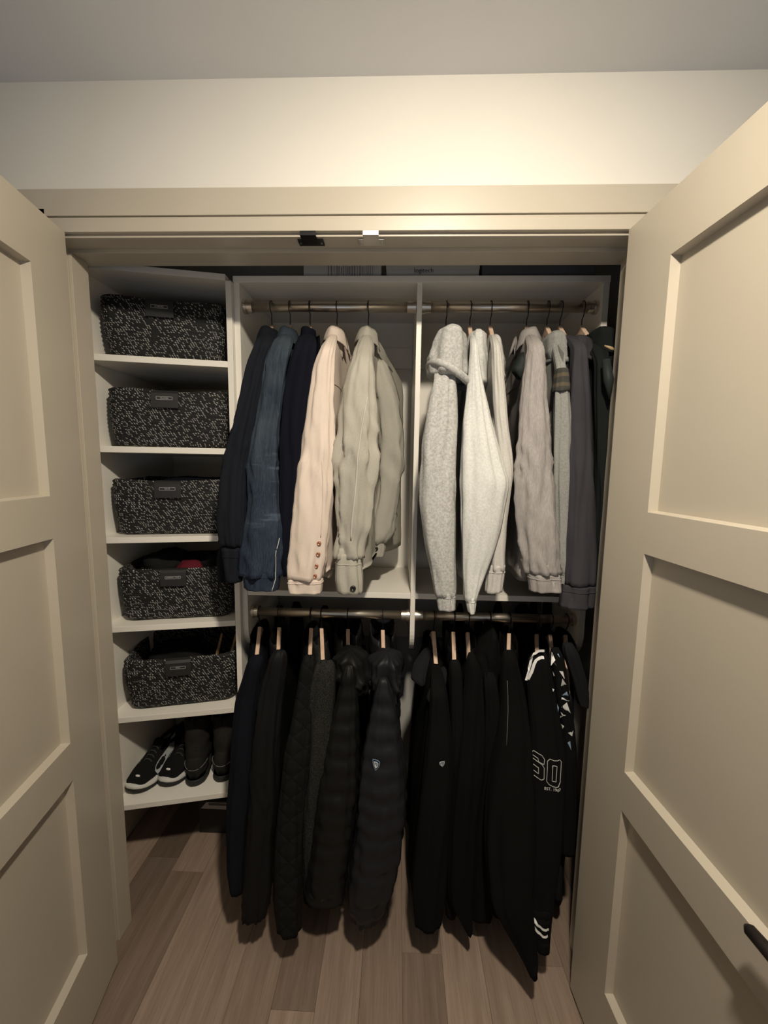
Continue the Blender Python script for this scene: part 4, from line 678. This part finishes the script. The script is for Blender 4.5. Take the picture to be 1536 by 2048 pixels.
# ------------------------------------------------------------------ clothes
V3=Vector; nz=noise.noise
def smooth_rows(rows,m,pad=0.0):
    """dense (z,xc,hw,yc) samples from top to bottom"""
    rows=sorted(rows,key=lambda r:-r[0]); z=np.array([r[0] for r in rows])
    zz=np.linspace(z[0],z[-1],m); out=[zz]
    k=max(1,m//26)
    for c in (1,2,3):
        a=np.interp(-zz,-z,np.array([r[c] for r in rows])); p=np.pad(a,k,mode='edge')
        ker=np.hanning(2*k+3)[1:-1]; ker/=ker.sum(); b=np.convolve(p,ker,mode='valid')
        w=np.minimum(1,np.minimum(np.arange(m),np.arange(m)[::-1])/max(1,k)); out.append(a*(1-w)+b*w)
    return np.stack(out,1)
def lobe(rows,dr=.75,dmin=.022,seed=0.0,w=.3,N=44,Mr=64,cap=.05,puff=0,openend=True,hd=None,endclose=0.0,pleat=1.0):
    S=smooth_rows(rows,Mr); ztop,zbot=S[0][0],S[-1][0]; rings=[]
    for i,(z,xc,hw,yc) in enumerate(S):
        d=hd if hd else max(dmin,hw*dr)
        u=(ztop-z)/cap
        k=math.sqrt(max(.02,1-(1-min(1,u))**2))
        if endclose>0:
            ub=(z-zbot)/endclose
            if ub<1: k*=math.sqrt(max(.02,1-(1-ub)**2))
        kd=k
        kx=k if hd else .55+.45*k
        tt=(ztop-z)/(ztop-zbot)
        cr=w*(.35+.65*math.exp(-((tt-.55)/.12)**2)+.8*max(0,(tt-.8)/.2))
        pf=0
        if puff: pf=0.0
        ring=[]
        pq=-math.pi/2+.55*math.sin(seed*7)+.9*nz(V3((seed,z*2.6,0))); pd=.15*math.sin(math.pi*min(1,max(0,tt*1.05)))**.7*(0 if (puff or hd) else 1)*pleat
        xc=xc+hw*.07*nz(V3((seed,3.3,z*5)))
        for j in range(N):
            q=2*math.pi*j/N; c,s=math.cos(q),math.sin(q)
            dq=math.atan2(math.sin(q-pq),math.cos(q-pq)); dq2=math.atan2(math.sin(q-pq-1.1),math.cos(q-pq-1.1))
            grv=-pd*hw*(math.exp(-(dq/.16)**2)+.6*math.exp(-(dq2/.2)**2))+pd*.35*hw*math.exp(-((dq+.42)/.25)**2)
            n1=nz(V3((c*2.3+seed,s*2.3,z*2.0)))             # long drapes
            n2=nz(V3((c*1.2+seed*2,s*1.2+3,z*15+c*1.8)))    # creases across
            n3=nz(V3((c*4.5,s*4.5+seed,z*4.5+7)))
            n2=1-2*abs(n2)**.7 if w>.45 else n2
            amp=hw*(.20*n1+.11*n3)*(.6+w)+(.010+.008*w)*cr*n2+grv
            if puff:
                zq=z+.010*nz(V3((c*1.3+seed,s*1.3,z*3))); fr=abs(((zq/puff)%1.0)-.5)*puff   # distance from the sewn line
                amp=amp*.6; pf=-.0125*(1-min(1,fr/(puff*.5))**.38)+.004+.0022*nz(V3((c*4+seed,s*4,z*45)))*math.exp(-(fr/.012)**2)
            x=xc+(hw*kx+ (amp+pf*.35)*min(1,k*1.2))*c*(abs(c)**-.12 if abs(c)>.05 else 1)
            y=yc+(d*kd+(amp+pf)*.9)*s
            ring.append((x,y,z+.004*nz(V3((c+seed,s,9))) if i>Mr-4 else z))
        rings.append(ring)
    if openend:
        last=rings[-1]; cx=[sum(p[a] for p in last)/N for a in range(3)]
        for kk,dz in ((.90,-.001),(.84,.006),(.8,.03)): rings.append([(cx[0]+(p[0]-cx[0])*kk,cx[1]+(p[1]-cx[1])*kk,p[2]+dz) for p in last])
    return loft([r[::-1] for r in rings])
def body_mesh(X0,xs,z0,zb,T,seed,w,puff=0,L=.205,drop=.105,bx=0.0,xr=None):
    N=56; Mr=46; rings=[]
    def ztop(y):
        d=abs(y-RY); 
        return z0-drop*max(0,(d-.045)/(L-.045))**1.05-(.010 if d<.045 else 0)*(1-d/.045)*0
    for i in range(Mr):
        v=i/(Mr-1); vv=v**1.5 if v<1 else 1; ring=[]
        for j in range(N):
            q=2*math.pi*j/N; c,s=math.cos(q),math.sin(q)
            LL=L*(1+.05*v); y=RY+LL*math.copysign(abs(s)**.75,s)
            zt=ztop(min(RY+L,max(RY-L,y))); z=zt+(zb-zt)*vv
            dep=zt-z; k=.16+.84*(1-(1-min(1,dep/.09))**2)**.5
            th=T*k*(.85+.25*v)
            u_=(RY-y)/.2; xc=(X0+(xs-X0)*min(1.0,u_) if u_>0 else X0+(xr-X0)*min(1.0,-u_))+bx*v
            n1=nz(V3((y*13+seed,c*.9,z*2.2))); n3=nz(V3((y*30+seed,c*1.5,z*4)))
            n2=nz(V3((y*6,seed+c,z*16)))
            pf=-.009*(1-min(1,abs(((z/puff)%1.0)-.5)*2)**.45) if puff else 0
            x=xc+(th+ (T*.45*n1+T*.15*n3)*k+.004*w*n2*k+pf*k)*math.copysign(abs(c)**.7,c)+T*.35*k*nz(V3((y*7+seed*3,1.5,z*2)))
            ring.append((x,y,z))
        rings.append(ring)
    last=rings[-1]; xm=sum(p[0] for p in last)/N
    rings.append([(xm+(p[0]-xm)*.75,RY+(p[1]-RY)*.97,p[2]+.01) for p in last]); 
    return loft([r[::-1] for r in rings])
def collar(X0,z,face,fold=True,k=1.0,tilt=0.0,rx=.022,ry=.056,h=.026,gap=24,ga=0.0):
    """band round the neck; fold=True turns a leaf over it. Gap faces the garment front (+x or -x)."""
    if fold: prof=[(-.002,-.035),(.000,h*.5),(.003,h),(.008,h+.004),(.015,h*.75),(.024,.002),(.031,-.014),(.028,-.017),(.021,-.004),(.010,h*.5),(.006,.0),(.004,-.035)]
    else: prof=[(.0,-.035),(.002,0),(.003,h*1.1),(.007,h*1.15),(.009,h*.6),(.012,0),(.014,-.035)]
    rings=[];n=40; a0=math.radians(gap)
    for i in range(n+1):
        q=a0+(2*math.pi-2*a0)*i/n; c,s=math.cos(q+ga)*face,math.sin(q+ga)
        end=1-abs(2*i/n-1); pt=max(0,1-end/.12)
        ring=[]
        for r,zz in prof:
            wob=.004*nz(V3((c*2+X0*30,s*2,zz*20)))
            drop=-.018*(c*face>0)*abs(c)-.012*pt*(zz<0)
            ring.append((X0+c*(rx*k+r*.8+wob),RY+s*(ry+r+wob),z+zz+drop*(.4+.6*(zz<h*.6))+s*tilt))
        rings.append(ring)
    V,Fc=loft(rings); return V,(Fc if face>0 else [f[::-1] for f in Fc])
def make_bvh(V,Fc): return BVHTree.FromPolygons([V3(v) for v in V],Fc)
def hit(b,x,z,off=.0012,y0=-.6):
    r=b.ray_cast(V3((x,y0,z)),V3((0,1,0)))
    if r[0] is None:
        r=b.find_nearest(V3((x,.05,z)))
        if r[0] is None: return V3((x,.1,z))
    return V3((x,r[0].y-off,z))
def line_on(b,pts,r,off=.0008,sub=4,n=6):
    P=[]
    for i in range(len(pts)-1):
        for k in range(sub): 
            u=k/sub; P.append(hit(b,pts[i][0]*(1-u)+pts[i+1][0]*u,pts[i][1]*(1-u)+pts[i+1][1]*u,off))
    P.append(hit(b,pts[-1][0],pts[-1][1],off))
    Y=np.array([p.y for p in P])
    for _ in range(4): Y[1:-1]=np.minimum(Y[1:-1],(Y[:-2]+2*Y[1:-1]+Y[2:])/4)
    return tube([V3((p.x,y,p.z)) for p,y in zip(P,Y)],r,n)
def ribbon_on(b,pts,w,off=.0016,sub=8):
    P=[]
    A_=np.array(pts,float); t=np.arange(len(pts)); tt=np.linspace(0,len(pts)-1,(len(pts)-1)*sub+1)
    X=np.interp(tt,t,A_[:,0]); Z=np.interp(tt,t,A_[:,1])
    for _ in range(3): X[1:-1]=(X[:-2]+2*X[1:-1]+X[2:])/4; Z[1:-1]=(Z[:-2]+2*Z[1:-1]+Z[2:])/4
    V=[];Fc=[]; Yh=np.array([hit(b,X[i],Z[i],0).y for i in range(len(X))])
    for _ in range(12): Yh[1:-1]=np.minimum(Yh[1:-1],(Yh[:-2]+2*Yh[1:-1]+Yh[2:])/4)
    for i in range(len(X)):
        a=max(0,i-1);c=min(len(X)-1,i+1); dx,dz=X[c]-X[a],Z[c]-Z[a]; L=math.hypot(dx,dz) or 1; nx,nz_=-dz/L,dx/L
        for s in (-.5,-.17,.17,.5): p_=hit(b,X[i]+nx*w*s,Z[i]+nz_*w*s,off); V.append((p_.x,min(max(p_.y,Yh[i]-.006),Yh[i]+.004)-.001,p_.z))
        if i:
            for q in range(3): k=4*i+q; Fc.append((k-4,k-3,k+1,k))
    return V,Fc
def patch_on(b,poly,off=.0018,flat=None):
    c=(sum(p[0] for p in poly)/len(poly),sum(p[1] for p in poly)/len(poly))
    V=[tuple(hit(b,*c,off))];n=len(poly)
    for k in (.5,1): V+=[tuple(hit(b,c[0]+(p[0]-c[0])*k,c[1]+(p[1]-c[1])*k,off)) for p in poly]
    ys=sorted(v[1] for v in V)
    if flat: V=[(v[0],min(v[1],flat-off),v[2]) for v in V]
    Fc=[(0,1+j,1+(j+1)%n) for j in range(n)]+[(1+j,1+n+j,1+n+(j+1)%n,1+(j+1)%n) for j in range(n)]
    return V,Fc
def disc_on(b,x,z,r,off=.002,th=.003):
    p=hit(b,x,z,off); rings=[]
    for k,y in ((1,.003),(1,-th*.5),(.8,-th),(.55,-th),(.5,-th*.6)): rings.append([(p[0]+r*k*math.cos(q),p[1]+y,p[2]+r*k*math.sin(q)) for q in [2*math.pi*j/16 for j in range(16)]])
    return loft(rings)
def hanger(X0,rz,xs,name,group):
    """wooden hanger seen end on: black wire hook over the rod, two sloping arms along y"""
    zn=rz-.058
    h=thing('wooden_hanger',name,'hanger',(X0,RY,zn-.07),group)
    R=.0185; dirx=0.0
    pts=[]
    for j in range(15):
        q=math.radians(-20+j*(215/14)); pts.append((X0+.001*j/14,RY-R*math.cos(q),rz+R*math.sin(q)))
    pts=pts[::-1]   # from far side over the top to the front
    pts=[(X0,RY+.0195,rz-.008)]+[(X0,RY+R*math.cos(q),rz+R*math.sin(q)) for q in [math.radians(a) for a in range(0,181,15)]]+[(X0,RY-.0165,rz-.012),(X0+.002,RY-.006,rz-.026),(X0,RY,rz-.038),(X0,RY,zn+.002)]
    mk('hook',*tube(pts,.0017,8),M['blackmetal'],h,smooth=True)
    ya=.175; sec=.0068
    def ring(y,zc,hh,xx): return [(xx-sec,y,zc-hh),(xx+sec,y,zc-hh),(xx+sec,y,zc+hh),(xx-sec,y,zc+hh)]
    rings=[]
    for i in range(25):
        u=-1+2*i/24; y=RY+u*ya; zc=zn-.016-(.150 if rz>1.5 else .105)*abs(u)**1.1; hh=.016-.006*abs(u)
        xx=X0+(xs-X0)*max(-.6,min(1,-u*.95)); rings.append(ring(y,zc,hh,xx))
    V,Fc=loft([r[::-1] for r in rings]); 
    mk('hanger_body',V,Fc,M['beech'],h,bevel=.002)
TOPG='clothes on the upper rods'; BOTG='clothes on the lower rods'
seed=1.7
SURF={}
for g in GARMENTS:
    seed+=3.31; top=g['row']=='t'; X0,rz=g['X0'],g['rz']; m=M[g['mat']]; T=g['T']*(.78 if top else 1.0); w=g['w']; pf=g.get('puff',0)
    s=[tuple(r) for r in g['s']]; xs=float(np.mean([r[1] for r in s[:4]])); z0=rz-(.094 if top else .092)
    xrr=g.get('rear',X0+(.02 if X0<0 else -.0)+.3*(X0-xs))
    if g['id']!='l14' or True:   # the sleeve head climbs back over the shoulder
        z_,x_,h_,y_=s[0]; zt_=z0-.012
        if zt_-z_>.02:
            s=([(zt_,X0+(x_-X0)*.25,h_*.55,.285)] if top else [])+[(z_+(zt_-z_)*.62,X0+(x_-X0)*.55,h_*.80,.225),(z_+(zt_-z_)*.25,X0+(x_-X0)*.85,h_*.97,.170)]+s
    fine=g['hw'] if 'hw' in g else None
    ob=thing(g['n'],g['l'],g['cat'],(X0,RY,g['zb']),TOPG if top else BOTG)
    hanger(X0,rz,xs,'wooden hanger with black hook carrying the '+g['short'],'wooden hangers on the upper rods' if top else 'wooden hangers on the lower rods')
    B=body_mesh(X0,xs,z0,g['zb'],T,seed,w,pf,bx=g.get('bodyx',0),xr=xrr)
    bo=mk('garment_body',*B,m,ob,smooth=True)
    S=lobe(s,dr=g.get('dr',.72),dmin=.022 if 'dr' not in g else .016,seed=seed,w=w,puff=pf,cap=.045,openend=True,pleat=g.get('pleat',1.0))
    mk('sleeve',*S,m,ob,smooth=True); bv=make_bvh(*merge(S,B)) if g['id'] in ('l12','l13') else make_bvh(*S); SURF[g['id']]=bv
    # far sleeve
    if 'r' in g: r=g['r']
    else: r=[(z,X0+(xrr-X0)*min(1,max(0,(RY-y)/.2)),hw*.8,min(.590,2*RY-y+.005)) for z,x,hw,y in s]
    R_=lobe(r,dr=.72,seed=seed+9,w=w,puff=pf,cap=.045,N=28,Mr=40)
    mk('sleeve',*R_,m,ob,smooth=True)
    if 'c' in g:
        cm=m
        C_=lobe(g['c'],dr=.70,seed=seed+2,w=.15,cap=.006,Mr=14)
        mk('cuff',*C_,cm,ob,smooth=True); g['cbv']=make_bvh(*merge(S,C_,B))
        SURF[g['id']]=g['cbv']
        if g['id'] not in ('l12',):
            # ring seam where the cuff meets the sleeve
            ring=C_[0][44*4:44*5]
            mk('cuff_seam',*tube([(p[0],p[1],p[2]) for p in ring],.0017,6,closed=True),m,ob,smooth=True)
    if 'x' in g: mk('cuff',*lobe(g['x'],dr=.7,seed=seed+7,w=.3,cap=.01,Mr=18,N=28),m,ob,smooth=True)
    if 'rc' in g: mk('cuff',*lobe(g['rc'],dr=.7,seed=seed+5,w=.2,cap=.006,Mr=14),m,ob,smooth=True); g['rbv']=make_bvh(*merge(R_,lobe(g['rc'],dr=.7,seed=seed+5,w=.2,cap=.006,Mr=14)))
    if g['col'] in ('fold','stand'):
        mk('collar',*collar(X0,z0-(.012 if top else .020),g['face'],g['col']=='fold',g.get('colw',1.0),tilt=(.004 if top else .020),h=(.026 if top else .034)),m,ob,smooth=True)
    if g.get('hopen'):
        HR=collar(X0,z0+.0,1,False,1.0,tilt=.022,rx=.040,ry=.078,h=.045,gap=30,ga=-math.pi/2+.35)
        mk('hood_rim',*HR,m,ob,smooth=True)
    if 'h' in g:
        H=lobe(g['h'],hd=g['hd'],seed=seed+4,w=.5 if not g.get('hopen') else 1.3,cap=.03,openend=not g.get('hopen'),endclose=.02 if not g.get('hopen') else .03,N=48,Mr=44,puff=0)
        mk('hood',*H,m,ob,smooth=True); g['hbv']=make_bvh(*H)
    g['ob']=ob; g['z0']=z0; g['xs']=xs; g['B']=B
GD={g['id']:g for g in GARMENTS}
def part(gid,name,mesh,mat,label=None,smooth=True):
    o=mk(name,*mesh,M[mat],GD[gid]['ob'],smooth=smooth)
    if label: o['label']=label
    return o
# buttons and seams
for x,z in DECALS['g4buttons']: part('g4','button',disc_on(SURF['g4'],x,z,.0062),'copper','copper cuff button')
for x,z in DECALS['g5button']: part('g5','button',disc_on(SURF['g5'],x,z,.0085),'gunmetal','dark metal cuff button')
rcx=GD['g5']['rc'][1]; part('g5','button',disc_on(GD['g5']['rbv'],rcx[1]-.004,rcx[0],.0085),'gunmetal','dark metal cuff button')
part('g5','sleeve_seam',line_on(SURF['g5'],DECALS['g5seam'],.0024),'seam','pale stitched sleeve seam')
part('g4','sleeve_seam',line_on(SURF['g4'],DECALS['g4seam'],.0013),'blush')
part('g2','placket_stitching',line_on(SURF['g2'],DECALS['g2stitch'],.0011),'silver','pale stitched sleeve placket')
def body_line(gid,y0,y1,za,zb_,mat,r=.0016):
    """seam on the garment flank that the room sees, from y0 to y1"""
    g=GD[gid]; bvb=make_bvh(*g['B']); side=-1 if g['X0']>0 else 1; P=[]
    for i in range(17):
        u=i/16; y=y0+(y1-y0)*u; z=za+(zb_-za)*u+.004*math.sin(u*9)
        rr=bvb.ray_cast(V3((g['X0']+side*.4,y,z)),V3((-side,0,0)))
        if rr[0] is not None: P.append(rr[0]+V3((side*.0006,0,0)))
    if len(P)>3: part(gid,'yoke_seam',tube(P,r,6),mat)
body_line('g4',.16,.50,1.775,1.775,'blush'); body_line('g5',.16,.50,1.775,1.765,'seam',.0018)
body_line('g5',.20,.205,1.76,1.30,'khaki',.0018); body_line('g2',.16,.48,1.765,1.76,'silver',.0009); body_line('g1',.16,.48,1.77,1.765,'piping',.0008)
body_line('g9',.16,.48,1.80,1.80,'linen')
# hood edge of the big heather hoodie
def hood_rim(gid,pts,r,mat):
    part(gid,'hood_rim',tube(pts,r,12),mat)
h6=GD['g6']['h'][-1]; xr,hr=h6[1],h6[2]; yh=h6[3]; zr=h6[0]; P=[]
for j in range(41):
    q=2*math.pi*j/40; P.append((xr+(hr+.004)*math.cos(q),yh+.088*math.sin(q)-.004,zr+.016-.030*math.cos(q)+.004*math.sin(2*q)))
part('g6','hood_rim',tube(P[:-1],.011,12,closed=True),'heather')
h10=GD['g10']['h'][-1]; P=[(h10[1]+(h10[2]+.002)*math.cos(q),h10[3]+.062*math.sin(q),h10[0]+.008-.008*math.cos(q)) for q in [2*math.pi*j/32 for j in range(32)]]
part('g10','hood_rim',tube(P,.008,10,closed=True),'midgrey')
h11=GD['g11']['h'][-1]; P=[(h11[1]+(h11[2]+.001)*math.cos(q),h11[3]+.062*math.sin(q),h11[0]+.014+.012*abs(math.cos(q))*-1) for q in [2*math.pi*j/32 for j in range(32)]]
part('g11','hood_rim',tube(P,.006,10,closed=True),'slate')
# plaid panel of the mid grey hoodie and lining of the coat hood
tpl=NT('plaid_cloth',.9,.2); v=tpl.coord((1,1,1)); 
ck=tpl.n('ShaderNodeTexWave',wave_type='BANDS',bands_direction='Z'); ck.inputs['Scale'].default_value=12; tpl.l(v,ck.inputs['Vector'])
tpl.col(tpl.ramp(ck.outputs['Fac'],[(.55,(.05,.05,.045)),(.8,(.10,.085,.06))])); M['plaid']=tpl.m
part('g10','shoulder_panel',lobe([(z+.012,x,hw*1.12,y) for z,x,hw,y in GD['g10']['s'][:2]]+[(GD['g10']['s'][1][0]-.006,GD['g10']['s'][1][1],GD['g10']['s'][1][2]*1.16,GD['g10']['s'][1][3])],dr=.95,dmin=.028,seed=4,w=.05,cap=.008,Mr=14,pleat=0),'plaid','dark plaid shoulder panel')
M['gold']=plain('tan_lining',(.38,.27,.14),.7)
g=GD['g12']; hz=g['h'][2]
part('g12','hood_lining',tube([(hz[1]-.028,hz[3]-.085,hz[0]-.012),(hz[1]-.012,hz[3]-.092,hz[0]-.022),(hz[1]+.004,hz[3]-.090,hz[0]-.028)],[.002,.005,.002],8),'gold','tan lining edge')
part('g12','lapel',tube([(g['s'][0][1]-.012,.095,g['s'][0][0]-.005),(g['s'][0][1]-.006,.085,g['s'][0][0]-.06),(g['s'][0][1]+.002,.088,g['s'][0][0]-.11)],[.010,.013,.002],10),'lining')
# linen shirt: dark lining showing at the open collar
g=GD['g9']
part('g9','collar_lining',lobe([(1.90,g['X0']-.012,.010,.26),(1.87,g['X0']-.030,.022,.25),(1.83,g['X0']-.042,.026,.25),(1.80,g['X0']-.030,.012,.25)],hd=.022,seed=3,w=.3,cap=.01,endclose=.01,openend=False,N=24,Mr=20),'lining','dark collar lining')
# black jacket with the broad floppy collar: two leaves
g=GD['l7']
def leaf(rows,d): return lobe(rows,hd=d,seed=6,w=.15,cap=.012,endclose=.014,openend=False,N=28,Mr=24)
part('l7','collar_leaf',leaf([(.905,g['X0']-.018,.014,.31),(.870,g['X0']-.048,.026,.25),(.835,g['X0']-.058,.024,.22),(.812,g['X0']-.045,.010,.215)],.016),'charcoalcloth' if 'charcoalcloth' in M else 'darkcotton','wide charcoal collar leaf')
part('l7','collar_leaf',leaf([(.880,g['X0']+.024,.012,.22),(.855,g['X0']+.008,.020,.17),(.825,g['X0']-.010,.020,.155),(.800,g['X0']-.026,.012,.15)],.016),'darkcotton','wide charcoal collar leaf')
# grey edge strips on dark coats
def edge_line(gid,dx,z0_,z1_,r,mat='piping'):
    s=smooth_rows(GD[gid]['s'],40); pts=[(row[1]+row[2]*dx,row[0]) for row in s if z1_<row[0]<z0_]
    if len(pts)>3: part(gid,'piping',line_on(SURF[gid],pts[::2],r,sub=2),mat,'thin grey piping')
edge_line('l11',-.55,.90,.72,.0007); 
# shield badges on the sleeves
def shield(cx,cz,w,h,sk=0):
    P=[]
    prof=[(-.5,.50),(-.1,.47),(.25,.40),(.5,.24),(.49,-.02),(.36,-.26),(.12,-.46),(-.08,-.56),(-.30,-.34),(-.46,-.05),(-.5,.2)]
    return [(cx+a*w*(-1 if sk else 1),cz+b*h) for a,b in prof]
def badge(gid,pos,w,h,sk):
    b=SURF[gid]; x,z=pos; fy=min(hit(b,x+a*w*.5,z+q*h*.5,0).y for a in (-1,0,1) for q in (-1,-.5,0,.5,1))
    o=part(gid,'badge',patch_on(b,shield(x,z,w,h,sk),.0022,flat=fy),'badgerim' if not sk else 'white','shield badge in blue and white')
    q=GD[gid]['ob']
    mk('badge_field',*patch_on(b,shield(x,z,w*.86,h*.88,sk),.0030,flat=fy),M['badgeblue' if not sk else 'badgegrey'],o)
    if not sk:
        mk('badge_border',*patch_on(b,shield(x-.02*w,z-.01*h,w*.60,h*.62,sk),.0036,flat=fy),M['white'],o)
        mk('badge_centre',*patch_on(b,shield(x-.02*w,z,w*.46,h*.48,sk),.0042,flat=fy),M['badgegrey'],o)
    mk('badge_emblem',*patch_on(b,[(x-.20*w,z-.10*h),(x-.04*w,z+.13*h),(x-.02*w,z-.06*h),(x+.10*w,z-.18*h),(x-.03*w,z-.26*h)],.0048,flat=fy),M['white'],o)
badge('l6',DECALS['badge6'][0],.0215,.0345,0); badge('l7',DECALS['badge7'][0],.0150,.0185,1)
# varsity jacket
b=SURF['l12']
for k in ('str1','str2'): part('l12','shoulder_stripe',ribbon_on(b,DECALS[k],.0075),'white','white shoulder stripe')
for k in ('str3','str4'): part('l12','cuff_stripe',ribbon_on(b,DECALS[k],.0068,off=.0030),'white','white cuff stripe')
for k in ('zero_o','zero_i'): part('l12','number_outline',line_on(b,DECALS[k],.0010,sub=5),'silver','outlined digit 0')
for k in ('six_o','six_h'): part('l12','number_outline',line_on(b,DECALS[k],.0010,sub=5),'silver','outlined digit 6')
(ex0,ez0),(ex1,ez1)=DECALS['est']
V,Fc=text('est','EST. 1987',.0125,None,None,(0,0,0),(1,0,0),(0,0,1))
mx=max(v[0] for v in V); mn=min(v[0] for v in V)
VV=[]; ty=hit(b,(ex0+ex1)/2,(ez0+ez1)/2,.0018).y
for v in V:
    u=(v[0]-mn)/(mx-mn); xx=ex0+(ex1-ex0)*u; zz=ez0+(ez1-ez0)*u*.9+v[2]*.95; p_=hit(b,xx,zz,.0018); VV.append((p_.x,min(p_.y,ty+.006),p_.z))
part('l12','number_text',(VV,Fc),'white','small white lettering',smooth=False)
# triangle print
for i,t_ in enumerate(DECALS['tris']): part('l13','printed_triangle',patch_on(SURF['l13'],t_,.0016),['white','silver','badgerim','white'][i%4])
